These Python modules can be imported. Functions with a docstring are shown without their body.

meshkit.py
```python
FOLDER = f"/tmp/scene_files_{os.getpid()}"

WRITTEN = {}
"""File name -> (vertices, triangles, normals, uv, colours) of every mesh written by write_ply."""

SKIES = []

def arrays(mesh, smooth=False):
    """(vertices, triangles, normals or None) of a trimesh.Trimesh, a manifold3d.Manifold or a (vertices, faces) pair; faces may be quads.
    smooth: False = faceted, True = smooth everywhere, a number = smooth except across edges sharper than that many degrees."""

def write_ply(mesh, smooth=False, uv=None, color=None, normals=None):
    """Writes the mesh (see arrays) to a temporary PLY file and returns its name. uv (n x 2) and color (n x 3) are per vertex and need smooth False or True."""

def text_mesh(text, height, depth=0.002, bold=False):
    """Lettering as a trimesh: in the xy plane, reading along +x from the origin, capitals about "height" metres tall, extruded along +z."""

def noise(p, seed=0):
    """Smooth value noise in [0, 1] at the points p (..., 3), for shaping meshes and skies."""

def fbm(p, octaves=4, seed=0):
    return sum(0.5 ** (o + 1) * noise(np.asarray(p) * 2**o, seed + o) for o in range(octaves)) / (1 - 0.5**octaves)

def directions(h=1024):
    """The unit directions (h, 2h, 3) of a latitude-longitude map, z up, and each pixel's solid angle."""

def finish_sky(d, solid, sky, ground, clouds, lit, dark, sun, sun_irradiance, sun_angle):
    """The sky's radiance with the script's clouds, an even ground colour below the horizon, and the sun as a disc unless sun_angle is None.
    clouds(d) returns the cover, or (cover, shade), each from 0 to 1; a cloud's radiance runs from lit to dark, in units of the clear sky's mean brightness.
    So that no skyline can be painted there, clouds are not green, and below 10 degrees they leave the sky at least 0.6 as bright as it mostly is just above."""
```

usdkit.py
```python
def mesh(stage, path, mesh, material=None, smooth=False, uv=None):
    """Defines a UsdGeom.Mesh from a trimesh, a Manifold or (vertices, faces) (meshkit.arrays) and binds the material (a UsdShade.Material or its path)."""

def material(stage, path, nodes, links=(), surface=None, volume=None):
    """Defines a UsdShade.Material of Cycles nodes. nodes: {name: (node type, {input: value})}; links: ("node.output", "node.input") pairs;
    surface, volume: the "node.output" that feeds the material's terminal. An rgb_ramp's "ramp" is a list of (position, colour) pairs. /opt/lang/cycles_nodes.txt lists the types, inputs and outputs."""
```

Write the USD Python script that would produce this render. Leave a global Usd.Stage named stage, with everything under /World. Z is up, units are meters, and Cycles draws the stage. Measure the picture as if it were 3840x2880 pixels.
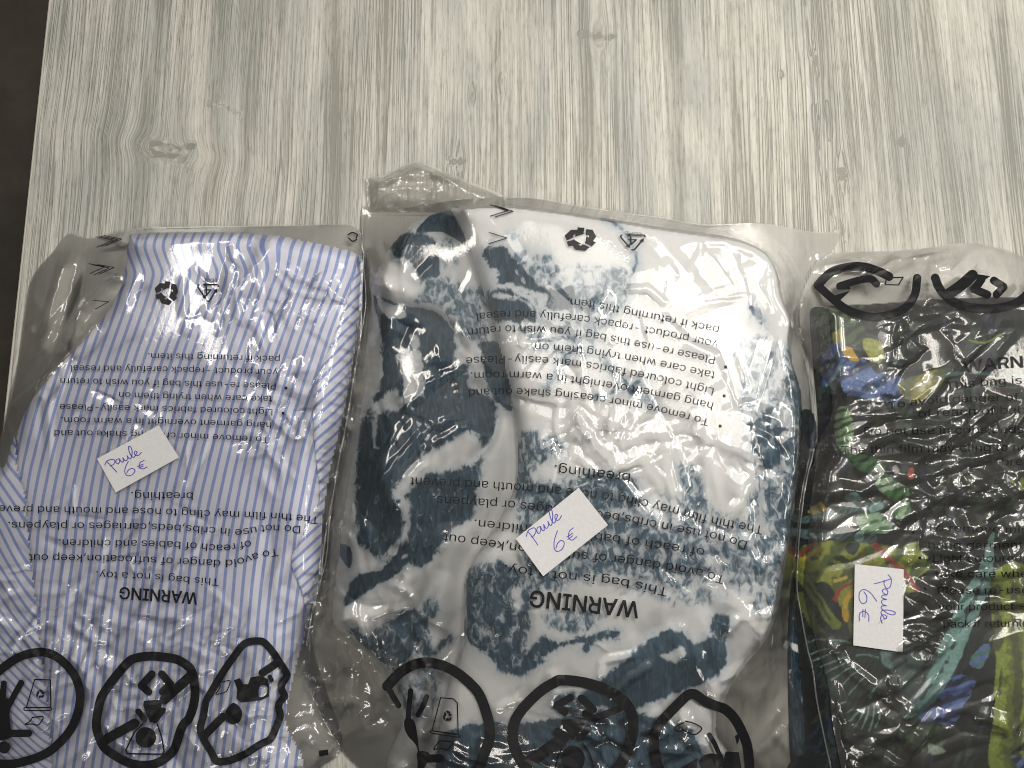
import math, random
import numpy as np, trimesh, shapely, usdkit, meshkit
from shapely.geometry import Polygon, LineString, Point
from shapely.ops import unary_union
from scipy.spatial import cKDTree
from scipy.ndimage import gaussian_filter, map_coordinates, distance_transform_edt, zoom as ndzoom
from pxr import Usd, UsdGeom, UsdLux, Gf, Sdf, Vt, UsdShade

stage = Usd.Stage.CreateInMemory()
UsdGeom.SetStageUpAxis(stage, 'Z'); UsdGeom.SetStageMetersPerUnit(stage, 1.0)
UsdGeom.Xform.Define(stage, '/World')
stage.SetDefaultPrim(stage.GetPrimAtPath('/World'))

# ---------------------------------------------------------------- camera
T = 0.74                                   # height of the table top
TILT, DIST, F = math.radians(8.6), 0.513, 2663.0
W, H_ = 3840.0, 2880.0
CAM = np.array([0, -DIST * math.sin(TILT), T + DIST * math.cos(TILT)])
FWD = np.array([0, math.sin(TILT), -math.cos(TILT)]); UP = np.array([0, math.cos(TILT), math.sin(TILT)])
cam = UsdGeom.Camera.Define(stage, '/World/camera')
cam.AddTranslateOp().Set(Gf.Vec3d(*map(float, CAM))); cam.AddRotateXOp().Set(math.degrees(TILT))
cam.CreateHorizontalApertureAttr(36.0); cam.CreateFocalLengthAttr(36.0 * F / W)
cam.CreateClippingRangeAttr(Gf.Vec2f(0.01, 50)); cam.CreateExposureAttr(0.22)

# ---------------------------------------------------------------- lamps: one ceiling panel over the table, the bounce of the room's ceiling
def rect_light(name, pos, target, w, h, intensity, color):
    l = UsdLux.RectLight.Define(stage, '/World/' + name)
    d = np.array(target, float) - np.array(pos, float); d /= np.linalg.norm(d)
    z = -d; x = np.cross([0, 1, 0.001], z); x /= np.linalg.norm(x); y = np.cross(z, x)
    m = Gf.Matrix4d(*[float(v) for v in (*x, 0, *y, 0, *z, 0, *pos, 1)])
    l.AddTransformOp().Set(m)
    l.CreateWidthAttr(w); l.CreateHeightAttr(h); l.CreateIntensityAttr(intensity); l.CreateColorAttr(Gf.Vec3f(*color))
rect_light('ceiling_lamp', (0.26, 0.25, T + 0.76), (0.22, 0.12, T), 0.52, 0.36, 3.7, (1.0, 0.955, 0.875))
for k_, dx_ in enumerate((-0.07, 0.15)):     # its two tubes
    rect_light('lamp_tube' + ('_001' if k_ else ''), (0.26 + dx_, 0.25, T + 0.74), (0.22 + dx_, 0.12, T), 0.024, 0.34, 56.0, (1.0, 0.95, 0.86))
rect_light('ceiling_lamp_001', (-0.95, 0.75, T + 1.5), (0, 0, T), 0.16, 0.9, 13.0, (1.0, 0.95, 0.86))
rect_light('ceiling_lamp_002', (1.35, 0.15, T + 1.5), (0.1, 0, T), 0.16, 0.9, 13.0, (1.0, 0.95, 0.86))
rect_light('ceiling_bounce', (0.15, 1.1, T + 1.8), (0.05, 0.15, T), 2.6, 2.0, 0.34, (1.0, 0.975, 0.93))

rect_light('ceiling_lamp_003', (-0.25, -1.05, T + 1.3), (0, 0, T), 0.9, 0.08, 12.0, (1.0, 0.96, 0.88))

# ---------------------------------------------------------------- helpers: points, meshes, prims
def P(px, py, h=0.0):
    """The point at height h over the table top on the ray through (px, py) of the photograph."""
    px, py, h = np.broadcast_arrays(np.asarray(px, float), np.asarray(py, float), np.asarray(h, float))
    d = FWD * F + np.stack([px - W / 2, (H_ / 2 - py) * UP[1], (H_ / 2 - py) * UP[2]], -1)
    t = (T + h - CAM[2]) / d[..., 2]
    return CAM + d * t[..., None]
def Q(x, y, h):
    """Inverse of P."""
    v = np.stack(np.broadcast_arrays(x, y, np.asarray(h, float) + T), -1) - CAM
    depth = v @ FWD
    return W / 2 + F * v[..., 0] / depth, H_ / 2 - F * (v @ UP) / depth
def XY(pts, h=0.0):
    a = np.array(pts, float); return P(a[:, 0], a[:, 1], h)[:, :2]
def curve(pts, closed=False, n=8):
    """Catmull-Rom through the points."""
    p = np.array(pts, float)
    q = np.vstack([p[-1], p, p[0], p[1]]) if closed else np.vstack([2 * p[0] - p[1], p, 2 * p[-1] - p[-2]])
    out = []
    for i in range(len(q) - 3):
        a, b, c, d = q[i:i + 4]
        t = np.linspace(0, 1, n, endpoint=False)[:, None]
        out.append(0.5 * (2 * b + (c - a) * t + (2 * a - 5 * b + 4 * c - d) * t**2 + (3 * b - a - 3 * c + d) * t**3))
    r = np.vstack(out)
    return r if closed else np.vstack([r, p[-1]])
used = {}
def numbered(path):
    k = used.get(path, -1) + 1; used[path] = k
    return path if k == 0 else f'{path}_{k:03d}'
def tag(p, label=None, cat=None, group=None, kind=None):
    p = p.GetPrim() if hasattr(p, 'GetPrim') else p
    for k, v in (('label', label), ('category', cat), ('group', group), ('kind', kind)):
        if v: p.SetCustomDataByKey(k, v)
    return p
ORIGIN = {}
def thing(name, loc, label, cat, group=None):
    path = numbered('/World/' + name)
    x = UsdGeom.Xform.Define(stage, path); x.AddTranslateOp().Set(Gf.Vec3d(*map(float, loc)))
    ORIGIN[path] = np.array(loc, float)
    tag(x, label, cat, group); return path
def obj(name, v, f, mat, parent='/World', smooth=True, prim=None):
    """One Mesh prim; v in world coordinates."""
    path = numbered(parent + '/' + name)
    root = '/'.join(parent.split('/')[:3])
    o = ORIGIN.get(root, np.zeros(3))
    m = usdkit.mesh(stage, path, (np.asarray(v, float) - o, np.asarray(f, int)), mat, smooth=smooth)
    for k, a in (prim or {}).items():
        a = np.asarray(a, np.float32)
        pv = UsdGeom.PrimvarsAPI(m).CreatePrimvar(k, Sdf.ValueTypeNames.Color3fArray, 'vertex')
        pv.Set(Vt.Vec3fArray.FromNumpy(a))
    return path
def mat(name, nodes, links, surface='p.BSDF'):
    return usdkit.material(stage, '/World/Looks/' + name, nodes, links, surface=surface)

class Grid:
    """A height field over a box of the table (metres)."""
    def __init__(s, outline, step, pad=0.004):
        s.poly = Polygon(outline).buffer(0); x0, y0, x1, y1 = s.poly.bounds
        s.step = step
        s.x = np.arange(x0 - pad, x1 + pad + step, step); s.y = np.arange(y0 - pad, y1 + pad + step, step)
        s.X, s.Y = np.meshgrid(s.x, s.y); s.shape = s.X.shape
        s.inside = shapely.contains_xy(s.poly, s.X, s.Y)
        s.edge = distance_transform_edt(s.inside) * step
    def sample(s, A, x, y, order=1, cval=0.0):
        return map_coordinates(A, [(np.asarray(y) - s.y[0]) / s.step, (np.asarray(x) - s.x[0]) / s.step], order=order, mode='constant', cval=cval)
    def mesh(s, H, mask=None, snap=True):
        m = s.inside if mask is None else mask
        c = m[:-1, :-1] | m[1:, :-1] | m[:-1, 1:] | m[1:, 1:]
        if not snap: c = m[:-1, :-1] & m[1:, :-1] & m[:-1, 1:] & m[1:, 1:]
        idx = np.arange(m.size).reshape(m.shape)
        a, b, d, e = idx[:-1, :-1][c], idx[:-1, 1:][c], idx[1:, 1:][c], idx[1:, :-1][c]
        q = np.stack([a, b, d, e], 1)
        u, inv = np.unique(q, return_inverse=True); q = inv.reshape(q.shape)
        x, y, h = s.X.ravel()[u].copy(), s.Y.ravel()[u].copy(), H.ravel()[u]
        if snap:
            out = ~m.ravel()[u]
            ring = s.poly.exterior if s.poly.geom_type == 'Polygon' else max(s.poly.geoms, key=lambda g: g.area).exterior
            pts = np.array(ring.segmentize(s.step * 0.3).coords)
            if out.any():
                _, k = cKDTree(pts).query(np.stack([x[out], y[out]], 1))
                x[out], y[out] = pts[k, 0], pts[k, 1]
        f = np.vstack([q[:, [0, 1, 2]], q[:, [0, 2, 3]]])
        keep = u
        return np.stack([x, y, h + T], 1), f, keep
def fbm(x, y, s, seed, octaves=4):
    return meshkit.fbm(np.stack([np.asarray(x) * s, np.asarray(y) * s, np.zeros_like(x)], -1), octaves, seed) - 0.5
def noise2(x, y, sx, sy, seed):
    return meshkit.noise(np.stack([np.asarray(x) * sx, np.asarray(y) * sy, np.zeros_like(x)], -1), seed) - 0.5
def sdf_px(poly, X, Y, reach):
    """Signed distance (pixels of the photograph, positive inside) or -reach far away."""
    x0, y0, x1, y1 = poly.bounds
    out = np.full(X.shape, -reach, float)
    near = (X > x0 - reach) & (X < x1 + reach) & (Y > y0 - reach) & (Y < y1 + reach)
    if near.any():
        pts = np.array(poly.exterior.segmentize(3).coords) if poly.geom_type == 'Polygon' else np.vstack([np.array(g.exterior.segmentize(3).coords) for g in poly.geoms])
        d, _ = cKDTree(pts).query(np.stack([X[near], Y[near]], 1))
        out[near] = np.clip(np.where(shapely.contains_xy(poly, X[near], Y[near]), d, -d), -reach, 1e3)
    return out
def blob(pts, base=(0, 0), k=1.0, smooth=True):
    p = np.array(pts, float) * k + np.array(base)
    return Polygon(curve(p, True, 5) if smooth else p).buffer(0)
def stroke(pts, w, base=(0, 0), k=1.0, smooth=True, cap='round'):
    p = np.array(pts, float) * k + np.array(base)
    if smooth and len(p) > 2: p = curve(p, False, 6)
    return LineString(p).buffer(w * k / 2, cap_style=cap, quad_segs=5)
def side_of(line, X, Y):
    """Signed distance to a polyline running downwards; positive to its right in the photograph."""
    L = curve(line, False, 10); xi = np.interp(Y, L[:, 1], L[:, 0])
    return X - xi

# ---------------------------------------------------------------- materials
def wood():
    n = {'g': ('attribute', {'attribute': 'grain'}), 'sep': ('separate_xyz', {})}
    l = [('g.vector', 'sep.vector')]
    def nz(name, sx, sy, detail, rough, seed, dist=0.0):
        n[name + 'm'] = ('mapping', {'scale': (sx, sy, 1), 'location': (seed, seed * .7, 0)})
        n[name] = ('noise_texture', {'scale': 1.0, 'detail': detail, 'roughness': rough, 'distortion': dist})
        l.extend([('g.vector', name + 'm.vector'), (name + 'm.vector', name + '.vector')])
    nz('line', 140, 1.5, 1.8, 0.5, 3.1)         # growth lines
    nz('fine', 430, 13, 3, 0.6, 8.3)            # fibres
    nz('speck', 520, 75, 3, 0.6, 5.7)           # pores
    nz('band', 42, 1.3, 3, 0.6, 21.3, 0.3)      # broad grey-green bands
    nz('patch', 26, 6, 3, 0.55, 1.9, 0.6)       # grey and cream zones
    nz('zone', 11, 3.5, 2, 0.5, 12.4)           # where the lines are strong
    z = lambda v: (v,) * 3
    n['lr'] = ('rgb_ramp', {'ramp': [(0, z(.3)), (0.33, z(.1)), (0.375, z(.95)), (0.40, z(.1)), (0.44, z(.0)), (0.468, z(.85)), (0.49, z(.05)), (0.525, z(0)), (0.55, z(1.0)), (0.575, z(.1)), (0.62, z(.0)), (0.645, z(.8)), (0.68, z(.1)), (1, z(.4))]})
    l.append(('line.fac', 'lr.fac'))
    n['fr'] = ('map_range', {'from_min': 0.38, 'from_max': 0.66, 'clamp': True}); l.append(('fine.fac', 'fr.value'))
    n['sr'] = ('map_range', {'from_min': 0.50, 'from_max': 0.72, 'clamp': True}); l.append(('speck.fac', 'sr.value'))
    n['zr'] = ('map_range', {'from_min': 0.36, 'from_max': 0.62, 'to_min': 0.22, 'to_max': 1.0, 'clamp': True}); l.append(('zone.fac', 'zr.value'))
    n['lb'] = ('rgb_to_bw', {}); l.append(('lr.color', 'lb.color'))
    n['a'] = ('math', {'math_type': 'multiply'}); l += [('lb.val', 'a.value1'), ('zr.result', 'a.value2')]
    n['a2'] = ('math', {'math_type': 'multiply', 'value2': 0.85}); l.append(('a.value', 'a2.value1'))
    n['b'] = ('math', {'math_type': 'multiply_add', 'value2': 0.34}); l += [('fr.result', 'b.value1'), ('a2.value', 'b.value3')]
    n['c'] = ('math', {'math_type': 'multiply_add', 'value2': 0.36}); l += [('sr.result', 'c.value1'), ('b.value', 'c.value3')]
    n['br'] = ('map_range', {'from_min': 0.47, 'from_max': 0.70, 'to_min': 0.0, 'to_max': 0.62, 'clamp': True}); l.append(('band.fac', 'br.value'))
    n['kb'] = ('math', {'math_type': 'add'}); l += [('c.value', 'kb.value1'), ('br.result', 'kb.value2')]
    n['kd'] = ('math', {'math_type': 'add', 'use_clamp': True}); l += [('kb.value', 'kd.value1'), ('sep.z', 'kd.value2')]
    n['pr'] = ('rgb_ramp', {'ramp': [(0.0, (0.42, 0.435, 0.42)), (0.38, (0.50, 0.505, 0.475)), (0.55, (0.63, 0.62, 0.57)), (1.0, (0.70, 0.68, 0.615))]}); l.append(('patch.fac', 'pr.fac'))
    n['dark'] = ('rgb_ramp', {'ramp': [(0.0, (0.21, 0.225, 0.21)), (1.0, (0.32, 0.305, 0.26))]}); l.append(('patch.fac', 'dark.fac'))
    n['mix'] = ('mix_color', {}); l += [('kd.value', 'mix.fac'), ('pr.color', 'mix.a'), ('dark.color', 'mix.b')]
    n['hi'] = ('math', {'math_type': 'multiply_add', 'value2': -1.0, 'value3': 1.0}); l.append(('kd.value', 'hi.value1'))
    n['bump'] = ('bump', {'strength': 0.8, 'distance': 0.0009}); l.append(('hi.value', 'bump.height'))
    n['p'] = ('principled_bsdf', {'roughness': 0.55, 'specular_ior_level': 0.35}); l += [('mix.result', 'p.base_color'), ('bump.normal', 'p.normal')]
    return mat('whitewashed_wood', n, l)
M_wood = wood()
def floor_mat():
    n = {'g': ('geometry', {}), 'n': ('noise_texture', {'scale': 9, 'detail': 6, 'roughness': 0.6}),
         'r': ('rgb_ramp', {'ramp': [(0.3, (0.07, 0.062, 0.052)), (0.6, (0.115, 0.10, 0.082)), (0.8, (0.15, 0.13, 0.105))]}),
         'p': ('principled_bsdf', {'roughness': 0.7})}
    return mat('dark_floor', n, [('g.position', 'n.vector'), ('n.fac', 'r.fac'), ('r.color', 'p.base_color')])
M_floor = floor_mat()
M_edge = mat('edge_band', {'p': ('principled_bsdf', {'base_color': (0.60, 0.58, 0.52), 'roughness': 0.5})}, [])
def film_mat(name, haze, clear, rough=0.13, tint=(0.86, 0.85, 0.83), broad=0.35, through=0.5):
    """Thin polythene: mostly clear, a little milky, glossy on both sides."""
    n = {'g': ('geometry', {}), 'nz': ('noise_texture', {'scale': 260, 'detail': 3, 'roughness': 0.6, 'distortion': 0.8}),
         'bump': ('bump', {'strength': 0.07, 'distance': 0.0006}),
         't': ('transparent_bsdf', {'color': clear}), 'd': ('diffuse_bsdf', {'color': tint}), 'tl': ('translucent_bsdf', {'color': tint}),
         'dt': ('mix_closure', {'fac': through}), 'body': ('mix_closure', {'fac': haze}),
         'gl1': ('glossy_bsdf', {'color': (1, 1, 1), 'roughness': rough}), 'gl2': ('glossy_bsdf', {'color': (1, 1, 1), 'roughness': 0.30}), 'gl': ('mix_closure', {'fac': broad}), 'fr': ('fresnel', {'IOR': 1.52}),
         'fm': ('math', {'math_type': 'multiply', 'value2': 1.5, 'use_clamp': True}), 'out': ('mix_closure', {})}
    l = [('g.position', 'nz.vector'), ('nz.fac', 'bump.height'), ('d.BSDF', 'dt.closure1'), ('tl.BSDF', 'dt.closure2'),
         ('t.BSDF', 'body.closure1'), ('dt.closure', 'body.closure2'), ('bump.normal', 'gl1.normal'), ('bump.normal', 'gl2.normal'), ('gl1.BSDF', 'gl.closure1'), ('gl2.BSDF', 'gl.closure2'), ('bump.normal', 'fr.normal'),
         ('fr.fac', 'fm.value1'), ('fm.value', 'out.fac'), ('body.closure', 'out.closure1'), ('gl.closure', 'out.closure2')]
    return mat(name, n, l, 'out.closure')
M_film = film_mat('clear_polythene', 0.042, (0.985, 0.985, 0.98), 0.065, broad=0.2)
M_flap = film_mat('loose_polythene', 0.42, (0.95, 0.95, 0.93), 0.10, (0.8, 0.79, 0.74))
M_film3 = film_mat('crisp_polythene', 0.07, (0.98, 0.98, 0.975), 0.07, broad=0.3)
M_back = film_mat('milky_polythene', 0.66, (0.96, 0.96, 0.95), 0.15, (0.56, 0.55, 0.515), through=0.2)
M_seam = film_mat('welded_rim', 0.25, (0.97, 0.97, 0.96), 0.08)
M_ink = mat('black_ink', {'p': ('principled_bsdf', {'base_color': (0.012, 0.012, 0.014), 'roughness': 0.42, 'specular_ior_level': 0.25})}, [])
M_pen = mat('blue_ballpoint', {'p': ('principled_bsdf', {'base_color': (0.06, 0.055, 0.40), 'roughness': 0.5})}, [])
M_paper = mat('white_paper', {'g': ('geometry', {}), 'n': ('noise_texture', {'scale': 500, 'detail': 4}), 'r': ('rgb_ramp', {'ramp': [(0.3, (0.60, 0.60, 0.615)), (0.7, (0.66, 0.655, 0.67))]}),
                              'p': ('principled_bsdf', {'roughness': 0.75})}, [('g.position', 'n.vector'), ('n.fac', 'r.fac'), ('r.color', 'p.base_color')])
def cloth_nodes(weave=2400, strength=0.25):
    return ({'geo': ('geometry', {}), 'wn': ('noise_texture', {'scale': weave, 'detail': 2}), 'wb': ('bump', {'strength': strength, 'distance': 0.0004}),
             'p': ('principled_bsdf', {'roughness': 0.85, 'specular_ior_level': 0.2, 'sheen_weight': 0.15})},
            [('geo.position', 'wn.vector'), ('wn.fac', 'wb.height'), ('wb.normal', 'p.normal')])
def stripe_mat():
    n, l = cloth_nodes()
    n |= {'f': ('attribute', {'attribute': 'thread'}), 's': ('separate_xyz', {}), 'fr': ('math', {'math_type': 'fraction'}),
          'd': ('math', {'math_type': 'subtract', 'value2': 0.5}), 'ab': ('math', {'math_type': 'absolute'}),
          'm': ('map_range', {'range_type': 'smoothstep', 'from_min': 0.14, 'from_max': 0.205, 'to_min': 1, 'to_max': 0, 'clamp': True}),
          'fn': ('noise_texture', {'scale': 900, 'detail': 2}), 'blue': ('rgb_ramp', {'ramp': [(0.3, (0.225, 0.295, 0.56)), (0.7, (0.30, 0.37, 0.63))]}),
          'mix': ('mix_color', {'a': (0.69, 0.69, 0.755)})}
    l += [('f.vector', 's.vector'), ('s.x', 'fr.value1'), ('fr.value', 'd.value1'), ('d.value', 'ab.value1'), ('ab.value', 'm.value'), ('geo.position', 'fn.vector'), ('fn.fac', 'blue.fac'),
          ('m.result', 'mix.fac'), ('blue.color', 'mix.b'), ('mix.result', 'p.base_color')]
    return mat('blue_striped_cotton', n, l)
M_stripe = stripe_mat()
def wave_mat(name='wave_print_jersey', navy=(0.012, 0.036, 0.060)):
    n, l = cloth_nodes(1900, 0.3)
    n |= {'f': ('attribute', {'attribute': 'dye'}), 's': ('separate_xyz', {}),
          'mp': ('mapping', {'scale': (1.0, 0.62, 0.8), 'rotation': (0, 0, 0.35)}),
          'n1': ('noise_texture', {'scale': 210, 'detail': 5, 'roughness': 0.6, 'distortion': 0.7}),
          'c': ('math', {'math_type': 'subtract', 'value2': 0.5}), 'n1s': ('math', {'math_type': 'multiply', 'value2': 3.6}), 'am': ('math', {'math_type': 'multiply'}), 'sum': ('math', {'math_type': 'add'}),
          'sof': ('math', {'math_type': 'multiply_add', 'value2': 0.38, 'value3': 1.0}), 'dv': ('math', {'math_type': 'divide'}), 'm': ('map_range', {'range_type': 'smoothstep', 'from_min': -1.0, 'from_max': 1.0, 'clamp': True}),
          'n2': ('noise_texture', {'scale': 700, 'detail': 3}), 'pale': ('map_range', {'from_min': -30, 'from_max': 0, 'to_min': 0.0, 'to_max': 0.95, 'clamp': True}),
          'pm': ('math', {'math_type': 'multiply'}), 'white': ('mix_color', {'a': (0.60, 0.60, 0.605), 'b': (0.28, 0.37, 0.46)}),
          'tm': ('mapping', {'scale': (260, 70, 100), 'rotation': (0, 0, 0.5)}), 'tn': ('noise_texture', {'scale': 1.0, 'detail': 5, 'roughness': 0.62, 'distortion': 1.2}), 'tr': ('map_range', {'from_min': 0.42, 'from_max': 0.72, 'to_min': 0.0, 'to_max': 0.34, 'clamp': True}), 'ta': ('math', {'math_type': 'add', 'use_clamp': True}),
          'tone': ('mix_color', {'a': navy, 'b': (0.15, 0.235, 0.31)}), 'mix': ('mix_color', {})}
    l += [('f.vector', 's.vector'), ('geo.position', 'mp.vector'), ('mp.vector', 'n1.vector'), ('n1.fac', 'c.value1'), ('c.value', 'n1s.value1'), ('n1s.value', 'am.value1'), ('s.y', 'am.value2'), ('s.x', 'sum.value1'), ('am.value', 'sum.value2'),
          ('s.y', 'sof.value1'), ('sum.value', 'dv.value1'), ('sof.value', 'dv.value2'), ('dv.value', 'm.value'), ('geo.position', 'n2.vector'), ('sum.value', 'pale.value'), ('pale.result', 'pm.value1'), ('n2.fac', 'pm.value2'), ('pm.value', 'white.fac'), ('geo.position', 'tm.vector'), ('tm.vector', 'tn.vector'), ('tn.fac', 'tr.value'), ('tr.result', 'ta.value1'), ('s.z', 'ta.value2'), ('ta.value', 'tone.fac'),
          ('m.result', 'mix.fac'), ('white.result', 'mix.a'), ('tone.result', 'mix.b'), ('mix.result', 'p.base_color')]
    return mat(name, n, l)
M_wave = wave_mat()
M_navy = wave_mat('navy_print_cloth_fabric', (0.006, 0.016, 0.026))
def leaf_mat():
    n, l = cloth_nodes(1900, 0.3)
    n |= {'f': ('attribute', {'attribute': 'print'}), 'n1': ('noise_texture', {'scale': 420, 'detail': 5, 'roughness': 0.7}),
          'r': ('map_range', {'from_min': 0.3, 'from_max': 0.7, 'to_min': 0.6, 'to_max': 1.15}), 'mul': ('mix_color', {'blend_type': 'multiply', 'fac': 1.0, 'use_clamp': False})}
    l += [('geo.position', 'n1.vector'), ('n1.fac', 'r.value'), ('f.color', 'mul.a'), ('r.result', 'mul.b'), ('mul.result', 'p.base_color')]
    return mat('tropical_print_viscose', n, l)
M_leaf = leaf_mat()

# ---------------------------------------------------------------- the setting: floor and table
fl = trimesh.creation.box((6, 6, 0.02)); fl.apply_translation((0, 0, -0.01))
tag(stage.GetPrimAtPath(obj('floor', fl.vertices, fl.faces, M_floor, smooth=False)), kind='structure')
XL = float(P(114, 620)[0]); XR, YB, YT, TH = XL + 1.25, -0.46, 0.44, 0.026
table = thing('table', (XL + 0.6, 0, 0), 'whitewashed grey wood-grain table under the three plastic clothing bags', 'table')
KNOTS = [(625, 560, 34, 1.2), (1725, 603, 22, 3.5), (1880, 312, 14, 3), (2245, 128, 26, 2.5), (3160, 645, 26, 3), (3385, 531, 8, 3), (2930, 279, 8, 3), (1770, 355, 16, 3)]
KNOT_STREAKS = [([(535, 535), (545, 565), (600, 580), (690, 590)], 14, .55), ([(550, 528), (620, 545), (700, 552), (735, 540)], 12, .45), ([(640, 600), (690, 615), (710, 650)], 12, .35), ([(700, 545), (725, 548)], 20, .5), ([(775, 380), (840, 400), (905, 430)], 8, .5), ([(2180, 125), (2250, 140), (2310, 135)], 12, .35), ([(1690, 608), (1730, 603)], 12, .35), ([(3145, 640), (3175, 655), (3150, 668)], 14, .5), ([(3372, 530), (3392, 533)], 12, .5), ([(2925, 275), (2930, 285)], 10, .5),
  ([(3020, 0), (3035, 150), (3080, 330), (3120, 520)], 9, .5), ([(3060, 400), (3070, 560), (3110, 760), (3170, 900)], 8, .35), ([(1875, 0), (1868, 120), (1840, 260)], 8, .35)]
def grain(x, y):
    px, py = Q(x, y, 0.0)
    u = x + 0.012 * noise2(x, y, 8, 1.0, 4) * 0.8 + 0.0025 * noise2(x, y, 30, 4, 9)
    # broad cathedral sweep on the right, as on the photographed board
    u = u + 0.055 * np.exp(-((x - 0.27) / 0.10)**2) * np.tanh((y + 0.06) * 3) * np.tanh((x - 0.265) * 22) * 0.35
    v = y.copy(); dark = np.zeros_like(x)
    for kx, ky, r, k in KNOTS:
        c = P(kx, ky); a = r * 0.000193
        dx, dy = x - c[0], y - c[1]
        rr = dx**2 + (dy / k)**2 * (1 if k > 1.5 else 1)
        if k < 1.5: rr = (dx / 2.2)**2 + (dy * 1.3 + dx * 0.25)**2
        g = a * a * 0.9 / (rr + (0.8 * a)**2)
        u = u - dx * g * np.exp(-rr / (9 * a)**2)
        v = v + a * 5 * np.exp(-rr / (1.5 * a)**2)
        ring = 0.5 + 0.5 * np.cos(np.sqrt(rr) / a * 7)
        dark = dark + (0.34 * np.exp(-rr / (0.75 * a)**2) + 0.22 * ring * np.exp(-rr / (1.4 * a)**2))
    for pts, w_, d_ in KNOT_STREAKS:
        s_ = sdf_px(stroke(pts, w_), px + 22 * noise2(px, py, .03, .015, 3), py + 12 * noise2(px, py, .04, .02, 13), 20)
        dark = dark + d_ * np.clip(s_ / 16 + .55 + .5 * noise2(px, py, .09, .02, 8), 0, 1)
    return np.stack([u, v, dark], -1)
gx = np.concatenate([np.arange(XL + 0.002, XL + 0.80, 0.0022), np.linspace(XL + 0.80, XR, 30)[1:]])
gy = np.concatenate([np.linspace(YB, -0.30, 12)[:-1], np.arange(-0.30, 0.36, 0.0022), np.linspace(0.36, YT, 10)[1:]])
GX, GY = np.meshgrid(gx, gy)
idx = np.arange(GX.size).reshape(GX.shape)
q = np.stack([idx[:-1, :-1], idx[:-1, 1:], idx[1:, 1:], idx[1:, :-1]], -1).reshape(-1, 4)
tv = np.stack([GX.ravel(), GY.ravel(), np.full(GX.size, T)], 1)
obj('tabletop', tv, np.vstack([q[:, [0, 1, 2]], q[:, [0, 2, 3]]]), M_wood, table, prim={'grain': grain(GX, GY).reshape(-1, 3)})
core = trimesh.creation.box((XR - XL - 0.004, YT - YB - 0.002, TH - 0.001)); core.apply_translation(((XL + XR) / 2 + 0.001, (YB + YT) / 2, T - TH / 2 - 0.001))
obj('board', core.vertices, core.faces, M_edge, table, smooth=False)
sec = Polygon([(0, -TH), (0.002, -TH), (0.002, 0.0), (0.0012, 0.0), (0.0003, -0.0004), (0, -0.0014)])
band = trimesh.creation.extrude_polygon(sec, YT - YB)          # section in x,z, extruded along y
bv = np.stack([XL + band.vertices[:, 0], YB + band.vertices[:, 2], T + band.vertices[:, 1] - 0.0001], 1)
obj('edge_band', bv, band.faces[:, ::-1], M_edge, table, smooth=False)

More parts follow.
